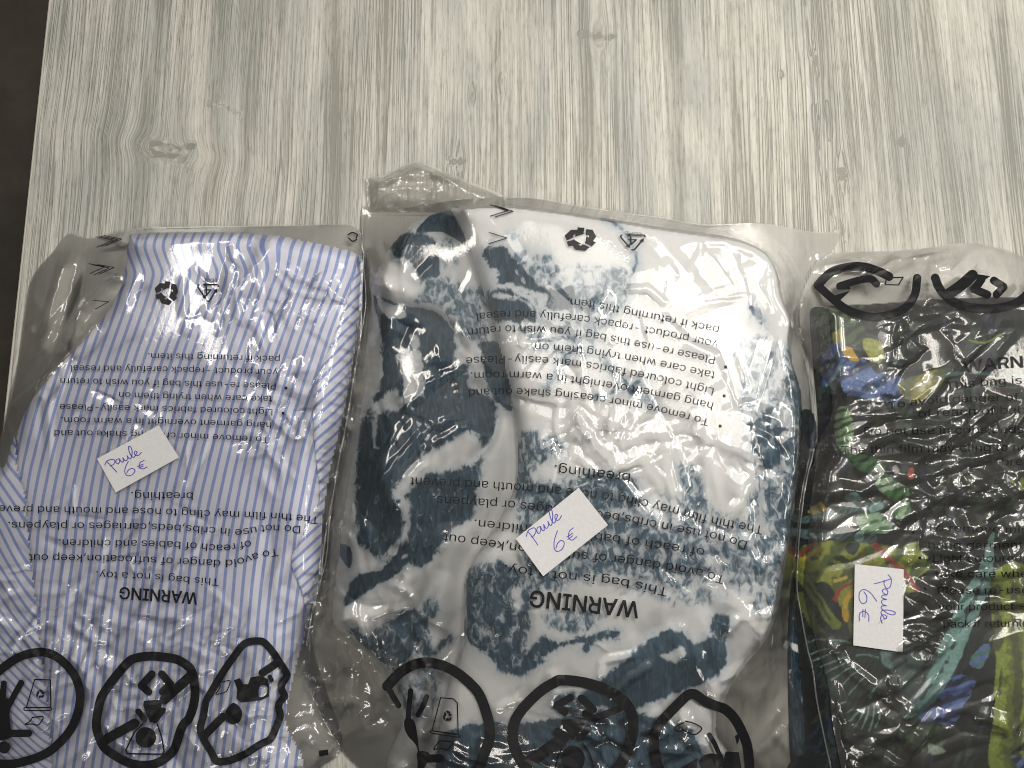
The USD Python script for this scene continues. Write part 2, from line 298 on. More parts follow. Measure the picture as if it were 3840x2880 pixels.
# ---------------------------------------------------------------- garments
def garment_height(g, t, r, seed, wr=0.0012):
    """A folded cloth pad of thickness t with rounded rim of radius r and soft rumples."""
    d = np.clip(g.edge / r, 0, 1)
    h = t * np.sqrt(np.clip(1 - (1 - d)**2, 0, 1))
    h = h + np.clip(g.edge / r, 0, 1) * (wr * 5 * fbm(g.X, g.Y, 11, seed, 3) + wr * 2.2 * fbm(g.X, g.Y, 30, seed + 5, 3))
    return np.maximum(h, 0.0006) * 1.0
FIELDS = {}                                             # what lies under each film: list of (grid, heights)
def ridge_px(g, H, line, a, w, h=0.02, step=False):
    """A soft fold along a line of the photograph."""
    L = curve(XY(line, h), False, 10); t = cKDTree(np.array(LineString(L).segmentize(0.001).coords))
    d, _ = t.query(np.stack([g.X.ravel(), g.Y.ravel()], 1), distance_upper_bound=w * 4)
    d = np.where(np.isfinite(d), d, 1).reshape(g.shape)
    return H + a * np.exp(-(d / w)**2)

# --- blue striped shirt
S_OUT = [(470, 890), (485, 868), (600, 862), (900, 862), (1100, 886), (1250, 916), (1340, 945), (1358, 1000), (1350, 1150), (1322, 1350), (1275, 1600), (1228, 1800), (1202, 2000), (1195, 2150), (1180, 2260), (1135, 2400), (1095, 2550), (1065, 2700), (1050, 2960),
         (-70, 2960), (-70, 1850), (10, 1740), (48, 1620), (105, 1500), (215, 1360), (328, 1240), (400, 1150), (448, 1050), (457, 980)]
LFOLD = [(48, 1560), (62, 1650), (70, 1750), (98, 1850), (106, 1950), (122, 2100), (145, 2300), (160, 2420), (175, 2560), (190, 2700), (205, 2960)]
RFOLD = [(1345, 940), (1318, 1060), (1290, 1150), (1240, 1290), (1185, 1420), (1172, 1560), (1184, 1737), (1192, 1880), (1120, 2030), (1090, 2110), (1135, 2240), (1150, 2370), (1135, 2480), (1130, 2560), (1130, 2960)]
shirt1 = thing('striped_shirt', (*P(640, 1900)[:2], T), 'folded pale shirt with thin blue stripes inside the left plastic bag', 'shirt')
g1 = Grid(curve(XY(S_OUT, 0.012), True, 6), 0.0011)
h1 = garment_height(g1, 0.021, 0.017, 21, 0.0010)
for ln, a, w in (([(1040, 860), (960, 1030), (880, 1200), (800, 1380)], 0.0022, 0.008), ([(480, 950), (640, 985), (820, 960), (980, 930)], -0.0020, 0.007), ([(300, 1380), (420, 1300), (560, 1150)], -0.0015, 0.007),
                 ([(1020, 1800), (985, 1900), (1010, 2020)], -0.0022, 0.008), ([(1120, 2080), (1060, 2200), (1040, 2330)], -0.0025, 0.008), ([(300, 1560), (260, 1750), (330, 1900)], -0.0012, 0.012)):
    h1 = ridge_px(g1, h1, ln, a * 1.0, w)
pX, pY = Q(g1.X, g1.Y, h1)
def stripe_u(px, py):
    ys = np.array([800, 870, 900, 945, 1000, 1040, 1150, 1300, 1500, 1800, 2100, 2400, 2700, 3000.])
    sl = np.array([.55, .6, .35, -.38, -.42, .25, .34, .34, .30, .20, .12, .10, .15, .17])
    yy = np.linspace(800, 3000, 500); gi = np.concatenate([[0], np.cumsum(np.interp(yy[:-1], ys, sl)) * (yy[1] - yy[0])])
    sl2 = np.array([.55, .6, .55, .3, .3, .42, .40, .34, .30, .20, .12, .10, .15, .17])
    gj = np.concatenate([[0], np.cumsum(np.interp(yy[:-1], ys, sl2)) * (yy[1] - yy[0])])
    gj = gj - gj[-1] + gi[-1]
    w = 1 / (1 + np.exp(-(px - (1040 - (py - 860) * 0.45)) / 45))
    u = px + (1 - w) * np.interp(py, yy, gi) + w * np.interp(py, yy, gj)
    u = u + 16 * fbm(px, py, 1 / 420, 3, 2) + 3 * fbm(px, py, 1 / 110, 6, 2)
    return u / 34.5
ls, rs = side_of(LFOLD, pX, pY), side_of(RFOLD, pX, pY)
ls = np.where(pY < 1560, 99, ls); rs = np.where(pY < 945, -99, rs)
left, right = ls < 0, rs > 0
body = ~(left | right)
grow = lambda m, k: gaussian_filter(m.astype(float), k) > 0.05
# the panels beside the front are turned-over side folds lying on it
hL = h1 + 0.0030 * np.clip(1 - np.exp(ls / 14.0), 0, 1) * np.clip(g1.edge / 0.012, 0, 1); hR = h1 + 0.0030 * np.clip(1 - np.exp(-rs / 14.0), 0, 1) * np.clip(g1.edge / 0.012, 0, 1)
hB = h1 - 0.0016 * np.exp(-np.abs(np.minimum(ls, -rs)) / 22.0)
zero = np.zeros_like(pX)
def emit(g, H, name, mask, parent, mt, prims, snap=True):
    v, f, k = g.mesh(H, mask & g.inside if mask is not None else None, snap=snap)
    return obj(name, v, f, mt, parent, prim={n: a.reshape(-1, 3)[k] for n, a in prims.items()})
thread = np.stack([stripe_u(pX, pY), pY / 100, zero], -1)
emit(g1, hB, 'front_panel', grow(body, 2) & g1.inside, shirt1, M_stripe, {'thread': thread}, False)
uL = (pX - 0.50 * (pY - 1500) - 0.0004 * (pY - 2000)**2 * np.sign(pY - 2000) + 10 * fbm(pX, pY, 1 / 200, 8, 2)) / 36.0
emit(g1, hL, 'side_fold', left & g1.inside, shirt1, M_stripe, {'thread': np.stack([uL, zero, zero], -1)}, False)
uR = (0.72 * pX + 0.72 * (pY - 1400) + 0.00035 * (pX - 1250)**2 + 14 * fbm(pX, pY, 1 / 180, 9, 2)) / 30.0
emit(g1, hR, 'side_fold', right & g1.inside, shirt1, M_stripe, {'thread': np.stack([uR, zero, zero], -1)}, False)
F1 = np.where(left, hL, np.where(right, hR, hB)) * g1.inside

# --- navy wave print garment
K2 = 0.5
def b4(p): return blob(p, (1300, 560), K2)
def b5(p): return blob(p, (1100, 1300), K2)
def b6(p): return blob(p, (1100, 2100), K2)
def b7(p): return blob(p, (1400, 2300), K2)
def b8(p): return blob(p, (2200, 2300), K2)
def bm(p): return blob(p, (1700, 1050), K2)
def bt(p): return blob(p, (1500, 1700), K2)
def ba(p): return blob(p, (2734, 850), K2)
def bb(p): return blob(p, (2734, 1600), K2)
def bc(p): return blob(p, (2734, 2150), K2)
def bu(p): return blob(p, (2200, 1700), K2)
#           polygon, cap (how solid), ragged, tone (0 navy, 1 mid blue)
UNDER = [
 (b4([(360, 650), (440, 628), (600, 640), (680, 720), (695, 850), (690, 960), (620, 965), (560, 990), (500, 880), (440, 830), (350, 810), (335, 720)]), 40, 14, 0),
 (b4([(745, 385), (640, 480), (520, 620), (700, 618), (830, 680), (940, 770), (940, 660), (830, 440)]), 40, 3, .05),
 (b4([(690, 960), (900, 1050), (1060, 1040), (1060, 1180), (1040, 1300), (1040, 1440), (900, 1400), (800, 1310), (740, 1210), (640, 1160), (510, 1130), (590, 1040), (560, 985), (640, 960)]), 4, 26, .35),
 (b4([(730, 690), (820, 700), (850, 780), (760, 880), (710, 830)]), -6, 26, .6),
 (b4([(190, 1095), (330, 1140), (420, 1172), (560, 1190), (700, 1240), (800, 1370), (800, 1500), (790, 1700), (700, 1760), (560, 1750), (420, 1760), (280, 1700), (270, 1450), (230, 1250)]), 40, 8, 0),
 (b5([(690, -60), (1215, -40), (1190, 140), (1300, 130), (1330, 300), (1510, 420), (1505, 620), (1400, 830), (1390, 1000), (1350, 1250), (1200, 1370), (1050, 1570), (940, 1650), (830, 1560), (700, 1630), (560, 1520), (480, 1400), (478, 700), (600, 420), (690, 150)]), 13, 19, 0),
 (b5([(1310, 320), (1420, 360), (1500, 440), (1515, 560), (1480, 680), (1350, 660), (1280, 560)]), 40, 4, 0),
 (b5([(1400, -40), (1620, 0), (1600, 120), (1640, 470), (1540, 420), (1450, 280), (1420, 120)]), 30, 12, 0),
 (b5([(480, 680), (560, 560), (740, 600), (790, 650), (800, 850), (750, 950), (640, 1050), (590, 1120), (520, 1180), (480, 1000)]), 40, 10, 0),
 (b5([(490, 1240), (600, 1170), (760, 1140), (800, 1250), (830, 1400), (780, 1500), (700, 1600), (560, 1510), (480, 1380)]), 5, 24, .25),
 (b5([(980, 1060), (1380, 830), (1400, 950), (1370, 1100), (1330, 1260), (1200, 1370), (1050, 1570), (940, 1640), (870, 1500), (855, 1250), (890, 1110)]), 9, 20, .1),
 (b5([(900, 700), (1080, 740), (1000, 830), (900, 900), (830, 860)]), 3, 22, .4),
 (b5([(840, 1430), (845, 1510), (770, 1640), (660, 1680), (720, 1600)]), 30, 6, 0),
 (b5([(310, 1480), (420, 1500), (440, 1600), (410, 1660)]), 40, 4, .1),
 (b6([(450, 140), (700, 60), (800, -10), (870, -10), (760, 120), (600, 200), (480, 290), (390, 335)]), 40, 10, 0),
 (b6([(420, 520), (560, 560), (750, 440), (850, 390), (980, 400), (1030, 700), (900, 720), (760, 800), (640, 770), (560, 690)]), 8, 20, .2),
 (b6([(975, 325), (1060, 290), (1080, 340), (1050, 430), (990, 440)]), 3, 18, .2),
 (b6([(420, 520), (700, 740), (780, 900), (860, 1120), (1000, 1160), (1080, 900), (1010, 700), (800, 640)]), -2, 30, .5),
 (stroke([(1000, 720), (1090, 660), (1180, 590)], 40, (1100, 2100), K2), 3, 20, .3),
]
UNDER_HOLES = [b5([(1365, 640), (1290, 650), (1060, 760), (900, 880), (740, 1090), (790, 1150), (900, 1060), (1010, 960), (1200, 925), (1390, 850), (1410, 720)]), b5([(590, 430), (800, 370), (830, 440), (650, 500)]), b5([(860, 1130), (880, 1330), (820, 1480), (680, 1620), (640, 1610), (780, 1450), (830, 1320), (800, 1170)]), b5([(1215, 20), (1400, 0), (1400, 260), (1300, 120), (1230, 110)]), b4([(230, 1100), (280, 1130), (420, 1200), (440, 1260), (330, 1270), (250, 1200)]), b5([(820, 130), (900, 20), (960, 60), (975, 200), (970, 330), (900, 400), (840, 430), (830, 300)]), b4([(470, 1400), (530, 1400), (545, 1480), (500, 1500)]),
               b5([(600, 420), (760, 330), (800, 400), (790, 480), (680, 450)]), b5([(600, 500), (640, 560), (610, 720), (640, 760), (600, 740)])]
FRONT = [
 (b4([(1060, 735), (1200, 740), (1230, 790), (1300, 860), (1380, 950), (1440, 1010), (1560, 1050), (1700, 1030), (1690, 1180), (1600, 1205), (1480, 1185), (1500, 1100), (1380, 1060), (1250, 1010), (1140, 1000), (1150, 920), (1080, 885), (1030, 800)]), 30, 14, 0),
 (b4([(1060, 1080), (1130, 1040), (1280, 1080), (1400, 1160), (1420, 1270), (1400, 1310), (1300, 1300), (1100, 1285), (1060, 1200), (1045, 1140)]), 22, 15, 0),
 (b4([(1920, 930), (2000, 905), (2110, 930), (2100, 1070), (2000, 1110), (1880, 1150), (1760, 1210), (1680, 1150), (1790, 1040), (1900, 1010)]), 3, 24, .3),
 (b4([(1700, 1170), (1900, 1130), (2050, 1080), (2080, 1140), (1950, 1300), (1780, 1330), (1700, 1290)]), -1, 30, .65),
 (stroke([(1960, 515), (2060, 600), (2150, 730), (2170, 860), (2130, 950)], 18, (1300, 560), K2), 2, 10, .55),
 (b4([(1910, 500), (1960, 485), (2030, 495), (2010, 530), (1970, 545), (1920, 530)]), 5, 10, .45),
 (b4([(1215, 640), (1260, 630), (1285, 650), (1250, 670)]), 0, 12, .8),
 (stroke([(870, 540), (770, 700), (700, 800)], 34, (1700, 1050), K2), 1, 18, .6),
 (stroke([(1130, 590), (1250, 750), (1380, 850), (1480, 930)], 56, (1700, 1050), K2), 5, 16, .3),
 (stroke([(1400, 770), (1220, 830), (1080, 870)], 26, (1700, 1050), K2), 2, 14, .5),
 (bm([(850, 300), (950, 330), (1060, 300), (1050, 450), (980, 560), (880, 540), (820, 400)]), -1, 28, .6),
 (bm([(505, 1165), (700, 1190), (810, 1235), (790, 1330), (680, 1350), (600, 1400), (590, 1500), (800, 1520), (950, 1480), (1080, 1440), (1330, 1480), (1380, 1600), (1330, 1700), (520, 1700)]), 6, 26, .2),
 (bt([(900, 330), (1100, 300), (1300, 330), (1500, 450), (1700, 500), (1900, 560), (2200, 700), (2300, 900), (2100, 1000), (1900, 960), (1700, 900), (1400, 900), (1200, 1000), (1000, 1010), (940, 800)]), 3, 30, .25),
 (bm([(1740, 1430), (1800, 1500), (1860, 1640), (1780, 1700), (1720, 1600)]), -1, 26, .5),
 (bu([(700, 100), (820, 130), (860, 300), (900, 420), (860, 560), (700, 520), (740, 330)]), 1, 26, .3),
 (b6([(1305, 90), (1400, 30), (1520, 10), (1620, 50), (1740, 100), (1765, 250), (1765, 500), (1750, 650), (1740, 850), (1650, 850), (1560, 830), (1450, 720), (1350, 640), (1280, 550), (1290, 400), (1300, 250)]), 7, 22, .08),
 (b7([(1170, 280), (1270, 180), (1400, 220), (1520, 190), (1660, 150), (1850, 130), (1830, 180), (1700, 200), (1640, 250), (1600, 300), (1560, 270), (1580, 220), (1400, 250), (1280, 330), (1290, 370), (1150, 425), (1130, 330)]), 12, 16, .05),
 (b7([(1300, 20), (1500, -20), (1700, 0), (1660, 80), (1580, 130), (1450, 120), (1350, 110)]), 2, 26, .3),
 (b8([(-100, 660), (200, 420), (400, 250), (600, 130), (720, 150), (800, 220), (950, 180), (1050, 250), (1020, 420), (900, 500), (800, 550), (600, 620), (350, 720), (100, 700)]), 14, 14, .1),
 (b8([(-260, 640), (0, 560), (160, 460), (120, 640), (-160, 760)]), 4, 20, .3),
 (b6([(300, 470), (420, 560), (560, 640), (500, 700), (420, 640)]), 6, 16, .2),
 (Polygon([(1640, 2760), (1760, 2715), (2000, 2710), (2260, 2660), (2420, 2680), (2600, 2740), (2720, 2990), (1600, 2990)]), 12, 14, .12),
 (blob([(2830, 1280), (2960, 1330), (3010, 1500), (3020, 1800), (2980, 2100), (2920, 2300), (2830, 2250), (2800, 2000), (2840, 1750), (2790, 1500)]), -6, 34, .45),
 (blob([(1960, 1830), (2300, 1850), (2600, 1900), (2820, 2000), (2850, 2150), (2600, 2260), (2300, 2180), (2050, 2120)]), -10, 34, .55),
 (blob([(1960, 1060), (2250, 1010), (2330, 1120), (2200, 1260), (2060, 1340), (1960, 1220)]), -10, 34, .6),
 (b8([(950, 20), (1070, 30), (1040, 200), (950, 190)]), 8, 16, .1),
 (ba([(150, 600), (200, 600), (255, 680), (250, 740), (190, 690)]), 6, 16, .25),
 (ba([(-40, 800), (80, 850), (60, 950), (-60, 900)]), -3, 28, .7),
 (ba([(270, 1030), (420, 1000), (600, 1080), (560, 1130), (400, 1060)]), -2, 30, .3),
 (ba([(420, 1120), (600, 1120), (640, 1300), (620, 1700), (380, 1700), (330, 1500), (360, 1330), (400, 1220)]), 6, 26, .1),
 (ba([(200, 1500), (320, 1350), (360, 1450), (300, 1700), (180, 1700)]), 8, 20, .1),
 (bb([(150, -40), (360, -40), (420, 100), (400, 250), (300, 330), (200, 200)]), 9, 20, .1),
 (bb([(420, 100), (610, -20), (580, 400), (540, 800), (440, 880), (330, 700), (260, 480), (420, 420)]), 6, 24, .15),
 (bu([(1000, 620), (1200, 700), (1400, 600), (1480, 740), (1380, 900), (1200, 900), (1000, 850)]), 2, 28, .3),
 (bu([(600, 560), (900, 640), (1000, 760), (900, 960), (700, 900), (520, 720)]), 0, 32, .35),
]
for i, (dx, dy) in enumerate([(1330, 780), (1420, 812), (1500, 825), (1330, 870), (1420, 882), (1500, 900), (1470, 943), (1545, 955), (1390, 912), (1510, 1003), (1590, 1015), (1290, 800), (1440, 985), (1570, 900)]):
    FRONT.append((Point(1300 + dx / 2, 560 + dy / 2).buffer(11 + 3 * (i % 3)), 2, 13, .25 + .1 * (i % 3)))
for i, (ax, ay, bx_, by_) in enumerate([(1130, 760, 1040, 770), (1130, 800, 1030, 800), (1150, 830, 1040, 828), (1170, 870, 1080, 880), (1200, 925, 1130, 925), (1230, 955, 1130, 960), (1240, 990, 1140, 1000)]):
    FRONT.append((stroke([(ax, ay), (bx_, by_)], 22, (1300, 560), K2), 6, 8, .05))
FRONT_HOLES = [b6([(1640, 230), (1715, 210), (1705, 360), (1650, 370)]), b8([(560, 320), (700, 258), (745, 300), (680, 365), (600, 345)]), b4([(1110, 1090), (1280, 1105), (1390, 1180), (1400, 1230), (1380, 1180), (1270, 1120), (1120, 1112)]),
               bu([(900, 760), (1000, 800), (960, 860), (880, 830)]), bu([(640, 900), (760, 930), (700, 990)])]
def dye_field(shapes, holes, pX, pY):
    D = np.full(pX.shape, -30.0); A = np.full(pX.shape, 10.0); Z = np.zeros(pX.shape)
    for poly, cap, amp, tone in shapes:
        s = np.minimum(sdf_px(poly, pX, pY, 30), cap)
        up = s > D
        D, A, Z = np.where(up, s, D), np.where(up, amp, A), np.where(up, tone, Z)
    for poly in holes:
        s = sdf_px(poly, pX, pY, 30); D = np.minimum(D, np.where(s > -30, -s, 99))
    return np.stack([D, A, Z], -1)
G_OUT = [(1640, 775), (1760, 755), (1925, 752), (2150, 782), (2400, 822), (2560, 846), (2740, 872), (2870, 925), (2930, 1010), (2955, 1120), (2992, 1220), (2985, 1330), (3022, 1480), (3015, 1700), (2985, 1950), (2950, 2200), (2900, 2390), (2800, 2520), (2740, 2620), (2700, 2750), (2690, 2960), (1530, 2960), (1500, 2720), (1455, 2560), (1390, 2470), (1300, 2400),
         (1232, 2330), (1255, 2100), (1288, 1850), (1328, 1650), (1345, 1500), (1378, 1300), (1388, 1150), (1392, 1050), (1440, 930), (1540, 820)]
FOLD2 = [(1676, 757), (1690, 790), (1735, 880), (1770, 960), (1800, 1050), (1822, 1130), (1850, 1230), (1880, 1330), (1905, 1420), (1930, 1530), (1940, 1600), (1950, 1720), (1955, 1850), (1965, 2000), (1950, 2090), (1900, 2180), (1760, 2140), (1750, 2250), (1740, 2380), (1700, 2500), (1660, 2620), (1640, 2800)]
FOLD2 = [(1676, 757), (1690, 790), (1735, 880), (1770, 960), (1800, 1050), (1822, 1130), (1850, 1230), (1880, 1330), (1905, 1420), (1930, 1530), (1938, 1600), (1945, 1720), (1930, 1830), (1870, 1950), (1800, 2060), (1752, 2150), (1745, 2250), (1738, 2380), (1705, 2500), (1670, 2620), (1640, 2800)]
shirt2 = thing('wave_print_top', (*P(2200, 1800)[:2], T), 'folded white jersey top with navy painted wave print in the middle bag', 'top')
g2 = Grid(curve(XY(G_OUT, 0.015), True, 6), 0.0010)
base2 = garment_height(g2, 0.018, 0.020, 41, 0.0026)
for ln, a, w in (([(1430, 1120), (1500, 1150), (1640, 1190), (1730, 1300)], -0.004, 0.006), ([(1400, 1040), (1480, 1080), (1620, 1130), (1720, 1210)], 0.002, 0.010), ([(1480, 1000), (1490, 1100)], -0.002, 0.005), ([(1560, 1500), (1480, 1650), (1440, 1800)], 0.003, 0.010),
                 ([(1780, 1440), (1850, 1540), (1840, 1640), (1780, 1720)], -0.004, 0.006), ([(1700, 1640), (1600, 1750), (1480, 1870)], 0.003, 0.010), ([(1345, 1700), (1340, 1850), (1320, 2000)], 0.003, 0.007), ([(1350, 1650), (1345, 1800), (1335, 2000)], -0.003, 0.005),
                 ([(1500, 1900), (1525, 1980), (1500, 2060), (1430, 2120)], 0.0022, 0.004), ([(1640, 2150), (1560, 2300), (1440, 2370)], -0.003, 0.007), ([(1300, 2320), (1420, 2300), (1520, 2200)], 0.003, 0.012)):
    base2 = ridge_px(g2, base2, ln, a * 1.9, w * 0.85)
base2 = np.maximum(base2, 0.0006)
pX_, pY_ = Q(g2.X, g2.Y, base2); fs_ = side_of(FOLD2, pX_, pY_)
base2 = np.maximum(base2 - 0.009 * np.exp(-((fs_ + 20) / 55)**2) * np.clip(g2.edge / 0.012, 0, 1), 0.0006)   # the gap under the front fold
pX, pY = Q(g2.X, g2.Y, base2)
emit(g2, base2, 'folded_sleeve', None, shirt2, M_wave, {'dye': dye_field(UNDER, UNDER_HOLES, pX, pY)})
fs = side_of(FOLD2, pX, pY)                             # pixels right of the front fold
prof = np.sqrt(np.clip(1 - (1 - np.clip(fs / 60, 0, 1))**2, 0, 1))
front2 = np.where(fs_ > -60, np.maximum(base2, garment_height(g2, 0.018, 0.020, 41, 0.0020)), base2) + (0.0135 * prof - 0.004 * (1 - prof)) * np.clip(g2.edge / 0.012, 0, 1)
for ln, a, w in (([(2110, 1450), (2105, 1600), (2110, 1800)], -0.0012, 0.004), ([(1968, 2100), (1972, 2300), (1966, 2600)], -0.0030, 0.004), ([(2640, 1000), (2740, 1150), (2800, 1350)], -0.002, 0.012), ([(2680, 1700), (2700, 1900), (2690, 2150)], -0.0022, 0.008), ([(2720, 1650), (2760, 1900), (2740, 2300)], 0.003, 0.009), ([(2820, 1250), (2880, 1600), (2860, 2000)], -0.0045, 0.008), ([(2900, 1300), (2950, 1650), (2920, 2050)], 0.003, 0.007), ([(2400, 2350), (2550, 2300), (2720, 2180)], -0.003, 0.010), ([(2150, 2600), (2350, 2480), (2600, 2420)], 0.003, 0.010), ([(1760, 2500), (1900, 2560), (2050, 2700)], -0.003, 0.009)):
    front2 = ridge_px(g2, front2, ln, a, w)
pX, pY = Q(g2.X, g2.Y, front2)
emit(g2, front2, 'front_panel', (fs > -3) & g2.inside, shirt2, M_wave, {'dye': dye_field(FRONT, FRONT_HOLES, pX, pY)}, False)
F2 = np.where(fs > 0, front2, base2) * g2.inside
# narrow white band that edges the folded cuff, and the collar tape
# --- a strip of another navy garment between the two right-hand bags
strip = thing('navy_print_cloth', (*P(3020, 2300)[:2], T), 'narrow strip of dark navy and white cloth showing between the two right bags', 'cloth')
gs = Grid(curve(XY([(3000, 1560), (3050, 1540), (3068, 1640), (3045, 1800), (3020, 2000), (3020, 2200), (3045, 2420), (3085, 2650), (3140, 2900), (3150, 2960), (2990, 2960), (2960, 2500), (2968, 2250), (2980, 2000), (2995, 1750)], 0.004), True, 6), 0.0014)
hs = garment_height(gs, 0.0045, 0.006, 61, 0.0004)
pX, pY = Q(gs.X, gs.Y, hs)
NS = [(Polygon([(2850, 1400), (3250, 1400), (3250, 3000), (2850, 3000)]), 40, 6, .0)]
NH = [blob([(3000, 2490), (3025, 2490), (3040, 2560), (3035, 2620), (3060, 2680), (3072, 2740), (3040, 2720), (3010, 2640), (3015, 2570)]), blob([(2962, 2410), (2990, 2420), (3000, 2450), (2975, 2440)]), blob([(3050, 2630), (3085, 2660), (3100, 2760), (3070, 2740)])]
emit(gs, hs, 'folded_panel', None, strip, M_navy, {'dye': dye_field(NS, NH, pX, pY)})

# --- tropical print garment
shirt3 = thing('tropical_print_shirt', (*P(3500, 1900)[:2], T), 'folded black shirt with green, yellow and blue leaf print inside the right bag', 'shirt')
TR_OUT = [(3062, 1155), (3110, 1140), (3300, 1130), (3600, 1110), (3900, 1105), (4150, 1110), (4190, 1200), (4190, 2960), (3060, 2960), (3040, 2800), (3022, 2600), (3005, 2400), (2994, 2200), (2994, 2050), (3005, 1900), (3040, 1780), (3085, 1700), (3092, 1560), (3078, 1400), (3070, 1300)]
g3 = Grid(curve(XY(TR_OUT, 0.012), True, 6), 0.00078)
h3 = garment_height(g3, 0.021, 0.014, 81, 0.0016)
for ln, a, w in (([(3000, 1985), (3200, 2025), (3400, 2030)], -0.002, 0.004), ([(3060, 1900), (3260, 1890), (3400, 1830)], -0.003, 0.006), ([(3360, 2560), (3330, 2500), (3380, 2460)], 0.003, 0.006), ([(3100, 2600), (3250, 2700), (3450, 2850)], 0.002, 0.008), ([(3100, 1750), (3250, 1700), (3420, 1640)], 0.003, 0.010)):
    h3 = ridge_px(g3, h3, ln, a, w)
pX, pY = Q(g3.X, g3.Y, h3)
wob = lambda s, a, k: a * fbm(pX, pY, 1 / s, k, 3)
wX, wY = pX + wob(60, 16, 71), pY + wob(60, 16, 72)
rgb = np.empty(pX.shape + (3,)); rgb[:] = (0.010, 0.0135, 0.0145)
def srgb(*c):
    m = sum(c) / 3.0; c = [0.92 * (v * 0.80 + m * 0.20) for v in c]
    return np.array([(v / 255 / 12.92 if v <= 10 else ((v / 255 + 0.055) / 1.055)**2.4) for v in c])
nzA = fbm(pX, pY, 1 / 26, 77, 4)
def paint(poly, col, soft=1.5, second=None, freq=0.0, ang=0.0, grainy=0.0):
    """Lays a colour of the print, with darker brush strokes of a second colour across it."""
    global rgb
    s = sdf_px(poly, wX, wY, 12); s = np.where(s > -11.5, s + np.minimum(grainy, 18) * nzA * 2, s)
    a = np.clip(s / soft + 0.5, 0, 1)
    if a.max() <= 0: return
    c = np.broadcast_to(srgb(*col), rgb.shape)
    if second is not None:
        ph = (wX * math.cos(ang) + wY * math.sin(ang)) * freq + 2.2 * nzA
        t = np.clip((np.sin(ph) + 1.1 * nzA * 2) * 1.6 + 0.2, 0, 1)[..., None]
        c = c * (1 - t) + srgb(*second) * t
    rgb = rgb * (1 - a[..., None]) + c * a[..., None]
def st(p, w, base): return stroke(p, w, base, K2)
A0, B0, C0 = (2734, 850), (2734, 1600), (2734, 2150)
# the ground of the print: dim overlapping leaves in slate, teal, olive and green
rng = np.random.default_rng(12)
for k in range(110):
    cx, cy, L_, an = rng.uniform(3070, 3900), rng.uniform(1120, 2900), rng.uniform(80, 210), rng.normal(-1.0, .55)
    d_ = np.array([math.cos(an), math.sin(an)]); nn = np.array([-d_[1], d_[0]])
    paint(Polygon([np.array([cx, cy]) + d_ * L_ * a + nn * L_ * .13 * b for a, b in ((-1, 0), (-.5, .8), (.2, 1), (1, .1), (.3, -.9), (-.4, -.8))]), [(40, 54, 58), (44, 64, 52), (54, 62, 42), (42, 52, 76), (34, 50, 50), (58, 76, 76)][k % 6], 7, (26, 34, 36), .14, an + 1.2, grainy=8)
paint(ba([(650, 620), (760, 590), (850, 640), (1000, 740), (1010, 830), (930, 900), (780, 860), (700, 870), (660, 740)]), (62, 98, 52), 2, (30, 50, 34), .16, .9)
paint(ba([(900, 520), (1000, 500), (1080, 560), (1000, 620), (900, 590)]), (70, 105, 62), 2, (30, 45, 34), .2, .5)
paint(ba([(700, 1000), (760, 850), (830, 820), (880, 1000), (860, 1120), (780, 1200), (710, 1230)]), (66, 96, 175), 2, (34, 66, 60), .12, .7)
paint(ba([(860, 1030), (1000, 990), (1110, 1090), (1310, 1140), (1260, 1330), (1100, 1290), (860, 1240)]), (104, 134, 196), 3, (52, 74, 120), .08, 1.1)
paint(st([(730, 1190), (800, 1100), (850, 1010)], 26, A0), (120, 170, 200))
paint(ba([(1000, 850), (1140, 870), (1140, 1010), (1050, 970)]), (170, 178, 80), 4)
paint(ba([(850, 900), (930, 920), (965, 1010), (880, 985)]), (214, 168, 40), 3)
paint(ba([(770, 800), (840, 770), (860, 850), (800, 880)]), (160, 160, 50), 4)
paint(ba([(1270, 1180), (1450, 1100), (1625, 1065), (1560, 1220), (1380, 1310)]), (150, 146, 60), 6, (100, 110, 70), .05, .3)
paint(ba([(800, 1380), (880, 1350), (930, 1450), (935, 1560), (880, 1680), (810, 1620)]), (150, 190, 130), 2, (46, 104, 50), .22, 1.2)
paint(st([(1800, 850), (1930, 868), (2040, 812)], 16, A0), (130, 160, 60), 3)
paint(st([(1640, 1100), (1800, 1088), (2000, 1110), (2300, 1120)], 26, A0), (70, 110, 104), 4, grainy=6)
paint(st([(1700, 1230), (2000, 1190), (2300, 1230)], 14, A0), (60, 92, 90), 4, grainy=6)
paint(bb([(860, 220), (1000, 205), (1130, 240), (1180, 300), (1050, 350), (950, 310)]), (52, 122, 56), 2, (28, 74, 38), .2, .8)
paint(bb([(1100, 430), (1160, 350), (1230, 380), (1340, 460), (1330, 540), (1240, 555), (1190, 520)]), (178, 206, 170), 2, (60, 122, 66), .2, 1.25)
paint(bb([(1225, 470), (1340, 470), (1340, 545), (1240, 555), (1200, 520)]), (74, 142, 80), 3, (50, 110, 60), .2, .4)
paint(st([(1370, 330), (1360, 370)], 40, B0), (190, 70, 50), 4); paint(st([(1240, 310), (1260, 330)], 36, B0), (190, 190, 190), 4)
paint(bb([(1225, 600), (1340, 560), (1365, 650), (1260, 690)]), (150, 190, 140), 3, (70, 120, 80), .12, .4)
paint(bb([(850, 530), (940, 500), (1000, 560), (960, 590)]), (90, 130, 125), 3)
paint(bb([(590, 640), (690, 570), (720, 620), (680, 660)]), (150, 140, 40), 3); paint(st([(690, 575), (715, 620)], 26, B0), (214, 170, 40))
paint(st([(700, 640), (880, 600), (1080, 540), (1180, 520)], 30, B0), (70, 76, 34), 3)
paint(bb([(955, 670), (1100, 640), (1220, 700), (1205, 790), (1060, 805), (975, 770)]), (160, 196, 160), 2, (80, 130, 84), .16, 1.4)
